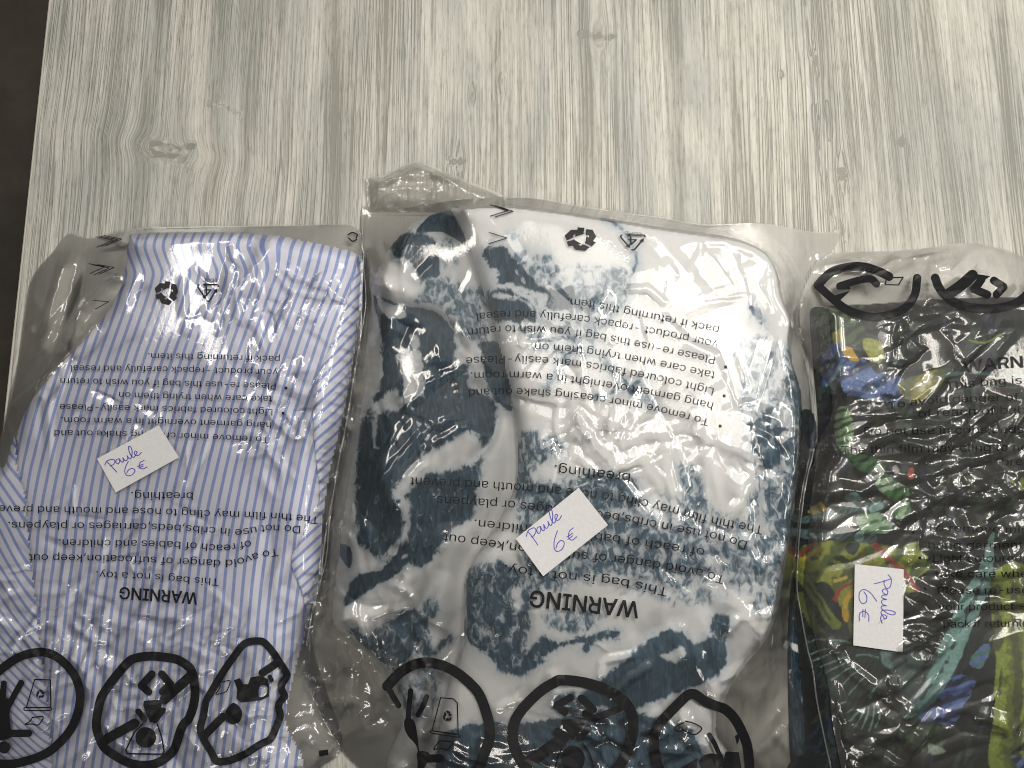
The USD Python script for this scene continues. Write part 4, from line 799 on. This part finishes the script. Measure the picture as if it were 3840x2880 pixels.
zq = lambda *p: [(2200 + a / 1.1474, 750 + b / 1.1474) for a, b in p]
cr = crease(g, cr, [(zq((475, 205), (560, 208), (640, 230), (740, 285)), 1.0, 4), (zq((475, 205), (460, 260), (430, 360)), .9, 4), (zq((390, 225), (440, 215), (480, 205)), .8, 4), (zq((740, 285), (780, 300), (860, 460)), 1.0, 6), (zq((150, 405), (240, 410), (330, 475)), .8, 4), (zq((830, 190), (900, 300), (930, 480)), 1.2, 8),
                    (m2((490, 530), (560, 430), (680, 420)), .9, 5), (m2((1500, 340), (1540, 320), (1700, 480)), .7, 5), (m2((1650, 480), (1900, 590), (2050, 1000)), .8, 6), (m2((780, 950), (785, 1230)), .7, 4), (m2((1180, 1400), (1260, 1240), (1330, 1060)), .8, 5), (m2((1160, 1340), (1080, 1250), (900, 980)), .8, 5), (m2((1180, 1400), (1420, 1370), (1440, 1290)), .7, 4), (m2((1820, 1300), (1900, 1180)), .7, 4),
                    (t2((1560, 120), (1640, 220), (1830, 460)), .9, 5), (t2((1910, 850), (2000, 960)), .7, 3), (t2((730, 1270), (740, 1330)), .6, 3), (t2((900, 700), (990, 820)), 1.0, 4), (z5((1280, 550), (1050, 590), (940, 690), (640, 1030)), .9, 4), (z5((1300, 600), (1070, 720), (1000, 790), (990, 870), (840, 1030)), .9, 4), (z5((1290, 130), (1000, 330), (820, 520)), .8, 5), (z5((370, 780), (290, 1050), (240, 1400), (230, 1600)), 1.4, 6), (z5((1190, 1370), (1060, 1560), (1040, 1659)), .8, 4),
                    (z6((520, 430), (560, 560), (605, 720)), 1.2, 4), (z6((605, 760), (680, 830), (720, 880)), 1.2, 4), (z6((880, 660), (900, 820), (940, 960), (990, 1060), (950, 1200), (955, 1320)), 1.1, 4), (z6((920, 640), (980, 760), (1040, 850)), .8, 3), (z6((960, 1350), (1120, 1420), (1290, 1480), (1380, 1520)), 1.2, 4), (z6((960, 1450), (1060, 1520), (1140, 1560)), 1.0, 4), (z6((800, 200), (840, 160), (870, 60)), .8, 4), (z6((130, 600), (220, 590), (310, 560)), 1.0, 5), (z6((290, 620), (340, 590), (420, 580)), 1.0, 5),
                    (z6((500, 1165), (420, 1230), (250, 1350), (210, 1260)), 1.0, 5), (z6((600, 860), (680, 960), (750, 1120)), 1.0, 4), (z6((130, 350), (110, 450), (20, 520)), 1.2, 5), (z6((60, 620), (150, 560), (200, 480)), 1.0, 4), (z6((480, 690), (460, 790), (570, 770)), .8, 4), (z6((30, 1300), (160, 1220), (350, 1400)), .9, 4),
                    (z7((1690, 460), (1710, 310), (1870, 280), (1980, 230)), .9, 4), (z7((1750, 560), (1900, 440), (2060, 330)), .9, 4), (z7((920, 680), (1000, 610), (1150, 590)), .6, 4), (z8((640, 40), (680, 300)), .8, 5), (z8((770, 200), (900, 480), (1000, 830), (1100, 1100)), 1.0, 5), (z8((1110, 430), (1240, 400), (1280, 300)), 1.0, 6), (z8((1530, 690), (1460, 830), (1280, 1010), (1420, 1030), (1500, 870)), 1.3, 5), (z8((1380, 60), (1420, 110), (1500, 135)), .9, 5), (z8((1400, 340), (1440, 440)), .9, 5), (z8((1280, 20), (1300, 300), (1330, 500), (1420, 680)), 1.2, 8),
                    (z8((1520, 860), (1600, 1000), (1700, 1160)), 1.0, 5), ([(1545, 840), (1520, 900), (1500, 980)], 1.0, 3), ([(2880, 1700), (2900, 2000), (2870, 2300), (2880, 2600)], 1.2, 9), ([(2940, 1500), (2950, 1800), (2920, 2100)], 1.2, 9)])
Hf = Hf + mask * (cr + 0.0010 * fbm(g.X, g.Y, 24, 24, 1))
film2 = Film(g, np.maximum(Hf, under_film(g.X, g.Y, fields2) + 0.0012)); SURFACES.append((g, film2.H * g.inside))
FLAP = [(1374, 655), (1432, 651), (1500, 615), (1565, 597), (1620, 615), (1750, 670), (1850, 710), (1905, 742), (1880, 790), (1700, 800), (1500, 800), (1400, 805), (1376, 768), (1372, 700)]
def flap_h(gb):
    px, py = Q(gb.X, gb.Y, 0.005)
    up = np.clip((790 - py) / 150, 0, 1) * (py < 790)
    h = 0.0005 + 0.010 * np.sin(np.clip(up, 0, 1) * 2.2) * np.clip(gb.edge / 0.01, 0.25, 1)
    w = bumpmap([(1520, 690, 120, 70, 1.0)], .2)
    return h * (py < 800) + np.clip(gb.edge / .004, 0, 1) * (py < 780) * (crumple(gb, 41, 160, lambda a, b: w(a, b) * (b < 780), (0.08, 0.22), (0.005, 0.02), (0.003, 0.007), .2)
        + crease(gb, np.zeros(gb.shape), [([(1450, 700), (1600, 670), (1760, 685)], 1.6, 6), ([(1560, 620), (1610, 650), (1700, 680)], 1.4, 5), ([(1420, 750), (1520, 720), (1600, 740)], 1.3, 5), ([(1400, 770), (1440, 700), (1500, 660)], 1.4, 5)], .005))
flat_back(bag2, curve(XY(O2, 0.001), True, 5), None, 32)
gf = Grid(curve(XY(FLAP, 0.006), True, 4), 0.001)
v, f, _ = gf.mesh(flap_h(gf) + 0.0004); obj('open_flap', v, f, M_flap, bag2)
v, f, _ = g.mesh(film2.H); obj('front_film', v, f, M_film, bag2)
seam(film2, [(1360, 810), (1358, 900), (1363, 1000), (1371, 1130), (1351, 1270), (1326, 1420), (1296, 1600), (1266, 1750), (1236, 1950), (1221, 2100), (1172, 2290), (1150, 2420)], bag2)
for t_, b_ in (('pack if returning this item.', m2((1995, 352), (1700, 288), (1320, 215), (1200, 188), (1020, 155), (855, 138))), ('your product -repack carefully and reseal', m2((1990, 462), (1630, 385), (1180, 300), (900, 258), (600, 234), (400, 230), (165, 252))),
               ('Please re-use this bag if you wish to return', m2((1965, 578), (1650, 512), (1150, 408), (760, 356), (400, 342), (105, 368))), ('take care when trying them on', m2((1965, 692), (1500, 592), (1000, 507), (615, 472))),
               ('Light coloured fabrics mark easily-Please', m2((1955, 812), (1500, 705), (1000, 612), (600, 573), (350, 570), (95, 582))), ('hang garment overnight in a warm room.', m2((1950, 922), (1500, 822), (1000, 737), (600, 693), (350, 688), (130, 694))), ('To remove minor creasing shake out and', m2((1920, 1042), (1500, 937), (1000, 852), (600, 817), (350, 812), (115, 822)))):
    words(film2, t_, b_, 29, bag2)
for x_, y_ in ((2720, 1377), (2715, 1485), (2700, 1598)): ink(film2, 'bullet_mark', Polygon([(x_ - 5, y_ - 6), (x_ + 6, y_ - 5), (x_ + 5, y_ + 6), (x_ - 6, y_ + 5)]), bag2)
for t_, b_, c_ in (('breathing.', t2((1728, 152), (1450, 118), (1160, 88)), 36), ('The thin film may cling to nose and mouth and prevent', [(2862, 1973), (2700, 1943), (2545, 1904), (2420, 1873), (2305, 1851), (2185, 1836), (2040, 1821), (1895, 1810), (1765, 1801), (1540, 1790)], 33),
                   ('Do not use in cribs,beds,carriages or playpens.', [(2802, 2030), (2690, 1998), (2525, 1965), (2420, 1944), (2300, 1923), (1990, 1886), (1865, 1874), (1625, 1859)], 33), ('of reach of babies and children.', [(2642, 2058), (2510, 2037), (2385, 2018), (2280, 2003), (2050, 1977), (1875, 1958), (1780, 1948)], 32),
                   ('To avoid danger of suffocation,keep out', [(2720, 2160), (2600, 2128), (2415, 2097), (2260, 2077), (2165, 2068), (1950, 2040), (1810, 2020), (1667, 2000)], 33), ('This bag is not a toy.', [(2506, 2205), (2310, 2166), (2110, 2145), (1945, 2124), (1894, 2117)], 33), ('WARNING', [(2398, 2258), (2200, 2236), (1990, 2214)], 60)):
    words(film2, t_, b_, c_, bag2, t_ == 'WARNING')
rs_ = recycle_shape(0, 0, 58, 3.3); rs_ = shapely.affinity.translate(shapely.affinity.scale(rs_, 1.08, .80, origin=(0, 0)), 2178, 896)
ink(film2, 'recycling_symbol', rs_, bag2)
ink(film2, 'resin_code_symbol', shapely.affinity.scale(resin_shape(2373, 905, 48, -1), 1.05, .78), bag2); words(film2, 'LDPE', [(2405, 874), (2345, 868)], 13, bag2)
ink(film2, 'arrow_mark', chevrons([(1924, 793), (1906, 790)], 58, 0, 3.4), bag2); ink(film2, 'arrow_mark', chevrons([(1901, 893)], 58, 0, 3.4), bag2)
def s7(p, w, smooth=True): return stroke(p, w, (1400, 2300), .5, smooth)
def b7s(p, smooth=True): return blob(p, (1400, 2300), .5, smooth)
ink(film2, 'warning_pictogram', unary_union([s7([(105, 545), (220, 430), (360, 370), (500, 385), (620, 440), (720, 520), (790, 600), (840, 720), (872, 850), (870, 950), (830, 1060), (790, 1160), (700, 1260)], 78), s7([(110, 545), (140, 610), (190, 690)], 44),
    s7([(280, 580), (268, 700), (262, 800)], 40), s7([(400, 625), (375, 690), (335, 760)], 40), b7s([(240, 790), (290, 790), (320, 850), (345, 1040), (350, 1170), (330, 1170), (330, 1010), (260, 920), (232, 850)]), s7([(370, 1090), (500, 1085)], 62), b7s([(330, 1040), (420, 1050), (400, 1130), (350, 1170)]),
    s7([(505, 632), (600, 640), (630, 670), (637, 905), (440, 880), (505, 632)], 9, False), ringed(s7([(435, 888), (645, 920)], 26), 4), shapely.affinity.scale(recycle_shape(1678, 2685, 20, .4), .9, 1.1), s7([(500, 955), (595, 965), (555, 1020), (500, 1010), (455, 1020), (470, 990), (500, 955)], 9)]), bag2)
rg2 = s7([(1390, 500), (1500, 505), (1650, 535), (1780, 590), (1880, 660), (1940, 760), (1948, 880), (1920, 990), (1880, 1090), (1800, 1190), (1650, 1270), (1500, 1300), (1350, 1280), (1190, 1210), (1110, 1110), (1060, 1010), (1043, 900), (1070, 790), (1150, 680), (1270, 570), (1390, 500)], 80)
ink(film2, 'warning_pictogram', unary_union([rg2, s7([(1890, 690), (1780, 740), (1630, 795)], 52), s7([(1390, 960), (1150, 1130)], 90, True), s7([(1480, 630), (1375, 690), (1435, 740)], 56, False), s7([(1560, 635), (1650, 720), (1590, 750)], 56, False),
    b7s([(1410, 795), (1590, 785), (1580, 840), (1500, 950), (1420, 850)], False), s7([(1380, 885), (1445, 935)], 58), s7([(1612, 862), (1545, 935)], 50), shapely.affinity.scale(Point(2149, 2846).buffer(44), 1, 1.15), s7([(1440, 975), (1390, 1060), (1360, 1170)], 11), s7([(1570, 975), (1620, 1050), (1655, 1170)], 14)]), bag2)
def s8(p, w, smooth=True): return stroke(p, w, (2200, 2300), .5, smooth)
ink(film2, 'warning_pictogram', unary_union([s8([(560, 1210), (520, 1100), (505, 980), (512, 900), (545, 830), (620, 745), (700, 665), (760, 610), (812, 607), (880, 655), (960, 690), (1040, 720), (1110, 790), (1160, 880), (1200, 980), (1215, 1080), (1225, 1180)], 76), s8([(740, 808), (800, 822), (862, 862), (808, 908), (720, 875), (690, 885), (655, 855), (730, 818)], 10),
    s8([(920, 910), (960, 980), (1010, 1090)], 36), blob([(1040, 1035), (1140, 1040), (1165, 1180), (1010, 1180)], (2200, 2300), .5, False), shapely.affinity.scale(Point(2668, 2858).buffer(42), 1.05, .8), blob([(690, 1165), (828, 1085), (825, 1170)], (2200, 2300), .5, False), blob([(1110, 920), (1150, 890), (1140, 960), (1125, 985)], (2200, 2300), .5, False)]), bag2)

# ================================================================ bag 3 (right)
O3 = [(3064, 980), (3124, 952), (3214, 943), (3334, 942), (3409, 935), (3509, 925), (3584, 912), (3684, 917), (3784, 940), (3840, 965), (3950, 1000), (4150, 1010), (4215, 1060), (4220, 2960),
      (3135, 2960), (3112, 2880), (3084, 2750), (3059, 2625), (3044, 2510), (3024, 2430), (2999, 2300), (2984, 2195), (2992, 2050), (3013, 1850), (3052, 1680), (3086, 1560), (3076, 1460), (3040, 1370), (3000, 1260), (2984, 1200), (3006, 1110), (3030, 1050)]
bag3 = thing('plastic_bag', (*P(3500, 1950)[:2], T), 'shiny crumpled plastic bag holding the tropical leaf shirt, black print upright', 'plastic bag')
fields3 = [(g3, F3), (gs, hs * gs.inside), SURFACES[1]]
g, Hf = drape(curve(XY(O3, 0.001), True, 5), fields3)
w3 = bumpmap([(3450, 1300, 170, 170, 2.6), (3300, 1480, 200, 120, 2.0), (3450, 1680, 350, 110, 2.2), (3400, 1920, 160, 150, 2.4), (3700, 1850, 200, 130, 2.4), (3450, 2300, 150, 200, 2.2), (3650, 1000, 250, 70, 1.6), (3400, 2700, 350, 120, 1.2), (3420, 980, 160, 60, 1.4), (3800, 2000, 200, 400, 1.0)], .04)
mask = np.clip(g.edge / 0.006, 0, 1)
cr = crumple(g, 31, 130, w3, (0.12, 0.30), (0.012, 0.040), (0.003, 0.009), .35) + crumple(g, 32, 90, w3, (0.08, 0.18), (0.025, 0.06), (0.005, 0.012), .35)
za = lambda *p: [(2734 + a / 2, 850 + b / 2) for a, b in p]
zB = lambda *p: [(2734 + a / 2, 1600 + b / 2) for a, b in p]
zC = lambda *p: [(2734 + a / 2, 2150 + b / 2) for a, b in p]
cr = crease(g, cr, [(za((1060, 1185), (1150, 1150)), 1.0, 4), (za((1060, 1190), (1160, 1240), (1260, 1275)), 1.2, 4), (za((1060, 1180), (1180, 1230), (1290, 1250)), 1.2, 4), (za((830, 1180), (860, 1240), (1100, 1270), (1150, 1370)), 1.4, 5), (za((700, 1350), (730, 1500), (760, 1659)), 1.8, 5), (za((930, 1360), (1080, 1330), (1150, 1380)), 1.2, 5), (za((640, 250), (960, 215), (1100, 280), (1300, 300)), 1.4, 6), (za((1680, 300), (1700, 220), (1800, 180)), 1.2, 6), (za((2060, 240), (2080, 440), (2110, 470)), 1.6, 5),
                    (za((1240, 690), (1230, 850), (1220, 1050)), 1.4, 5), (za((1290, 700), (1250, 850), (1270, 1080)), 1.2, 5), (za((1280, 690), (1440, 600), (1540, 500)), 1.4, 6),
                    (zB((930, 200), (1030, 120), (1170, 50), (1300, 20), (1450, 40), (1560, -20), (1750, -100), (2000, -160)), 2.4, 7), (zB((1780, 110), (1860, 30), (1990, 110), (1990, 200), (1880, 190)), 1.8, 5), (zB((590, 600), (690, 510), (830, 480), (960, 490), (1060, 420), (1140, 340), (1300, 350), (1480, 365), (1600, 290), (1720, 230), (2000, 200)), 2.2, 7), (zB((1490, 580), (1650, 480), (1800, 400), (1950, 345), (2240, 330)), 2.0, 8), (zB((1220, 720), (1350, 650), (1500, 590)), 2.0, 6), (zB((1480, 800), (1700, 830), (2100, 780)), 1.4, 6),
                    (zB((1510, 905), (1700, 940), (1900, 985), (2040, 1060)), 1.4, 5), (zB((1540, 1130), (1700, 1080), (2060, 1070), (2211, 1030)), 1.8, 6), (zB((1580, 1180), (1680, 1210), (1730, 1310)), 1.4, 5), (zB((1320, 1190), (1480, 1260), (1600, 1390), (1710, 1400)), 1.8, 7), (zB((1310, 1000), (1390, 970), (1500, 990)), 1.4, 6), (zB((1930, 540), (2000, 560), (2211, 440)), 1.4, 6), (zB((1950, 420), (2000, 500), (2050, 560)), 1.2, 5),
                    (zC((1310, 388), (1440, 440), (1630, 515)), 1.6, 4), (zC((1310, 430), (1440, 500), (1560, 570), (1590, 520)), 1.6, 4), (zC((1310, 620), (1450, 640), (1520, 560)), 1.2, 6), (zC((980, 1285), (1040, 1240), (1030, 1300), (1150, 1370), (1290, 1440)), 1.6, 4), (zC((870, 1415), (950, 1460)), 1.4, 4), (zC((680, 440), (850, 680), (1250, 960), (1350, 1100)), .9, 5), (zC((620, 740), (740, 840), (900, 1180)), .9, 6), (zC((800, 1160), (980, 1330), (1200, 1440)), .9, 6), (zC((1150, 810), (1240, 830)), 1.6, 6), (zC((1090, 1000), (1260, 1160), (1420, 1310)), .9, 6)], gain=1.6)
Hf = Hf + mask * (cr + 0.0016 * fbm(g.X, g.Y, 24, 34, 1))
film3 = Film(g, np.maximum(Hf, under_film(g.X, g.Y, fields3) + 0.0012)); SURFACES.append((g, film3.H * g.inside))
flat_back(bag3, curve(XY(O3, 0.001), True, 5), None, 33)
v, f, _ = g.mesh(film3.H); obj('front_film', v, f, M_film3, bag3)
seam(film3, [(3056, 1680), (3017, 1850), (2996, 2050), (2989, 2195), (3004, 2300), (3028, 2430), (3048, 2510), (3063, 2625), (3088, 2750), (3116, 2880)], bag3)
for t_, b_, c_ in (('WARNING', za((1765, 1098), (1950, 1072), (2200, 1055), (2495, 1035)), 42), ('This bag is not a toy.', za((1630, 1225), (1900, 1195), (2200, 1178), (2720, 1145)), 30), ('To avoid danger of suffocation,keep out', za((1195, 1370), (1500, 1328), (2100, 1305), (3275, 1262)), 27), ('of reach of babies and children.', za((1420, 1430), (1800, 1412), (2211, 1400), (3100, 1385)), 29),
                   ('Do not use in cribs,beds,carriages or playpens.', za((1015, 1562), (1500, 1555), (2211, 1545), (3350, 1525)), 29), ('The thin film may cling to nose and mouth and prevent', zB((840, 205), (1500, 190), (2170, 180), (3550, 165)), 29), ('breathing.', zB((2045, 290), (2540, 280)), 29),
                   ('To remove minor creasing shake out and', zB((1480, 780), (2010, 795), (2300, 798), (3580, 805)), 27), ('hang garment overnight in a warm room.', zB((1495, 915), (2155, 912), (3585, 905)), 27), ('Light coloured fabrics mark easily-Please', zB((1530, 1015), (2200, 1010), (3490, 1000)), 27), ('take care when trying them on', zB((1545, 1130), (2211, 1128), (3035, 1125)), 27),
                   ('Please re-use this bag if you wish to return', zB((1565, 1255), (2180, 1250), (3645, 1245)), 27), ('your product -repack carefully and reseal', zB((1570, 1378), (2115, 1372), (3430, 1368)), 27), ('pack if returning this item.', zB((1608, 1505), (2150, 1500), (2710, 1495)), 27)):
    words(film3, t_, b_, c_, bag3, t_ == 'WARNING')
for x_, y_ in ((3424, 1996), (3448, 2092), (3469, 2208)): ink(film3, 'bullet_mark', Polygon([(x_ - 5, y_ - 5), (x_ + 5, y_ - 5), (x_ + 5, y_ + 5), (x_ - 5, y_ + 5)]), bag3)
def sa(p, w, smooth=True): return stroke(p, w, A0, K2, smooth)
ink(film3, 'warning_pictogram', unary_union([sa([(665, 440), (760, 345), (880, 305), (1010, 300), (1120, 335), (1200, 375)], 66), sa([(665, 440), (750, 520), (850, 600), (950, 650), (1090, 678), (1240, 650), (1340, 590), (1395, 500), (1410, 385)], 62),
    sa([(830, 445), (960, 405), (1060, 392), (1105, 430)], 56), sa([(815, 462), (900, 462)], 20), blob([(740, 480), (790, 515), (910, 480), (820, 565)], A0, K2, False), sa([(1180, 385), (1305, 380), (1270, 438), (1170, 435), (1180, 385)], 10, False)]), bag3)
ink(film3, 'warning_pictogram', unary_union([sa([(1545, 385), (1575, 460), (1640, 535), (1740, 588), (1880, 615), (2020, 610), (2140, 578), (2230, 510), (2290, 400)], 66), sa([(1825, 365), (1740, 440), (1640, 510)], 84), sa([(1890, 400), (1838, 470), (1935, 510)], 62, False), sa([(1985, 405), (2060, 452), (2005, 510)], 60, False), blob([(1800, 345), (1960, 372), (1900, 410), (1840, 390)], A0, K2, False)]), bag3)

# ---------------------------------------------------------------- price tags
LET = {'paule': [[(0.62, -1.05), (0.42, 0.1), (0.18, 1.15)], [(-0.12, 0.75), (0.22, 1.22), (0.8, 1.1), (0.9, 0.62), (0.6, 0.28), (0.3, 0.3)], [(1.36, .78), (1.1, .82), (.95, .42), (1.08, .1), (1.3, .3), (1.4, .74), (1.44, .2), (1.62, .06), (1.74, .7), (1.78, .2), (1.95, .05), (2.15, .3), (2.2, .72), (2.24, .2), (2.42, .08), (2.78, .95), (2.86, 1.75), (2.68, 1.95), (2.54, 1.2), (2.56, .3), (2.74, .05), (2.98, .32), (3.2, .62), (3.08, .88), (2.9, .62), (2.95, .2), (3.2, .05), (3.55, .3)]],
       '6': [[(0.62, 1.75), (0.2, 1.15), (0.0, .5), (.12, .05), (.5, -.02), (.78, .32), (.66, .72), (.36, .72), (.12, .42)]], '€': [[(1.75, 1.05), (1.4, 1.0), (1.2, .55), (1.35, .12), (1.75, .12)], [(1.08, .66), (1.55, .66)], [(1.1, .42), (1.5, .44)]]}
def price_tag(film, corners, origin, ux, uy, s6, label, curl, wcol=3.5):
    """corners in photo pixels; writing placed by origin (pixels), reading vector ux and up vector uy per letter unit."""
    c = film.at(*np.array([np.mean(corners, 0)]).T)[0]
    path = thing('price_tag', c, label, 'price tag')
    lift = 0.0012
    def on(px, py, off):
        flat = film.at(px, py, 0.0)
        cc = np.array(corners, float); k = ((px - cc[0][0]) * (cc[1] - cc[0])[0] + (py - cc[0][1]) * (cc[1] - cc[0])[1]) / np.sum((cc[1] - cc[0])**2)
        hm = plane[0] * (px - cc[0][0]) + plane[1] * (py - cc[0][1]) + plane[2]
        return P(px, py, hm - T + off + curl * (k - .5)**2)
    cc = np.array(corners, float); n = 14
    a, b = np.meshgrid(np.linspace(0, 1, n), np.linspace(0, 1, n)); a, b = a.ravel(), b.ravel()
    q = (cc[0] * ((1 - a) * (1 - b))[:, None] + cc[1] * (a * (1 - b))[:, None] + cc[2] * (a * b)[:, None] + cc[3] * ((1 - a) * b)[:, None])
    zf = film.at(q[:, 0], q[:, 1], 0.0)[:, 2]
    Aq = np.column_stack([q - cc[0], np.ones(len(q))]); plane, *_ = np.linalg.lstsq(Aq, zf, rcond=None)
    res = zf - Aq @ plane; lift = float(np.percentile(res, 96)) + 0.0003
    top = on(q[:, 0], q[:, 1], lift); bot = top - np.array([0, 0, 0.00022])
    i = np.arange(n * n).reshape(n, n); f = np.stack([i[:-1, :-1], i[:-1, 1:], i[1:, 1:], i[1:, :-1]], -1).reshape(-1, 4)
    rim = np.concatenate([i[0, :], i[1:, -1], i[-1, -2::-1], i[-2:0:-1, 0]]); r2 = np.roll(rim, -1)
    sides = np.stack([rim, rim + n * n, r2 + n * n, r2], 1)
    F_ = np.vstack([f, f[:, ::-1] + n * n, sides]); F_ = np.vstack([F_[:, [0, 1, 2]], F_[:, [0, 2, 3]]])
    m = trimesh.Trimesh(np.vstack([top, bot]), F_, process=False); trimesh.repair.fix_normals(m)
    obj('paper', m.vertices, m.faces, M_paper, path, smooth=30)
    def pen(name, strokes, o, sc):
        lines = []
        for s in strokes:
            s = np.array(s) * sc; pts = np.array(o) + s[:, :1] * np.array(ux) + s[:, 1:] * np.array(uy)
            lines.append(LineString(curve(pts, False, 8)).buffer(wcol / 2, quad_segs=3))
        v, f = tri_poly(unary_union(lines), 20); w = on(v[:, 0], v[:, 1], lift + 0.00010)
        nrm = np.cross(w[f[:, 1]] - w[f[:, 0]], w[f[:, 2]] - w[f[:, 0]]); fl = nrm[:, 2] < 0; f[fl] = f[fl][:, ::-1]
        obj(name, w, f, M_pen, path, smooth=False)
    pen('handwriting', LET['paule'], origin, 1.0); pen('handwriting', LET['6'] + LET['€'], s6[0], s6[1])
price_tag(film1, [(364, 1720), (595, 1595), (671, 1715), (434, 1847)], (405, 1758), (36, -15.5), (-10, -21), ((475, 1788), 1.25), 'white paper price tag with blue handwriting lying on the striped shirt bag', 0.002)
price_tag(film2, [(1934, 2020), (2170, 1829), (2280, 1969), (2037, 2161)], (1985, 2030), (35, -25), (-10, -28), ((2085, 2074), 1.3), 'white paper price tag with blue handwriting lying tilted on the wave print bag', 0.004)
price_tag(film3, [(3206, 2115), (3389, 2135), (3386, 2446), (3200, 2420)], (3309, 2160), (-2.5, 50), (28, 1.5), ((3224, 2210), 1.35), 'white paper price tag standing upright in the photo on the tropical shirt bag', -0.001)
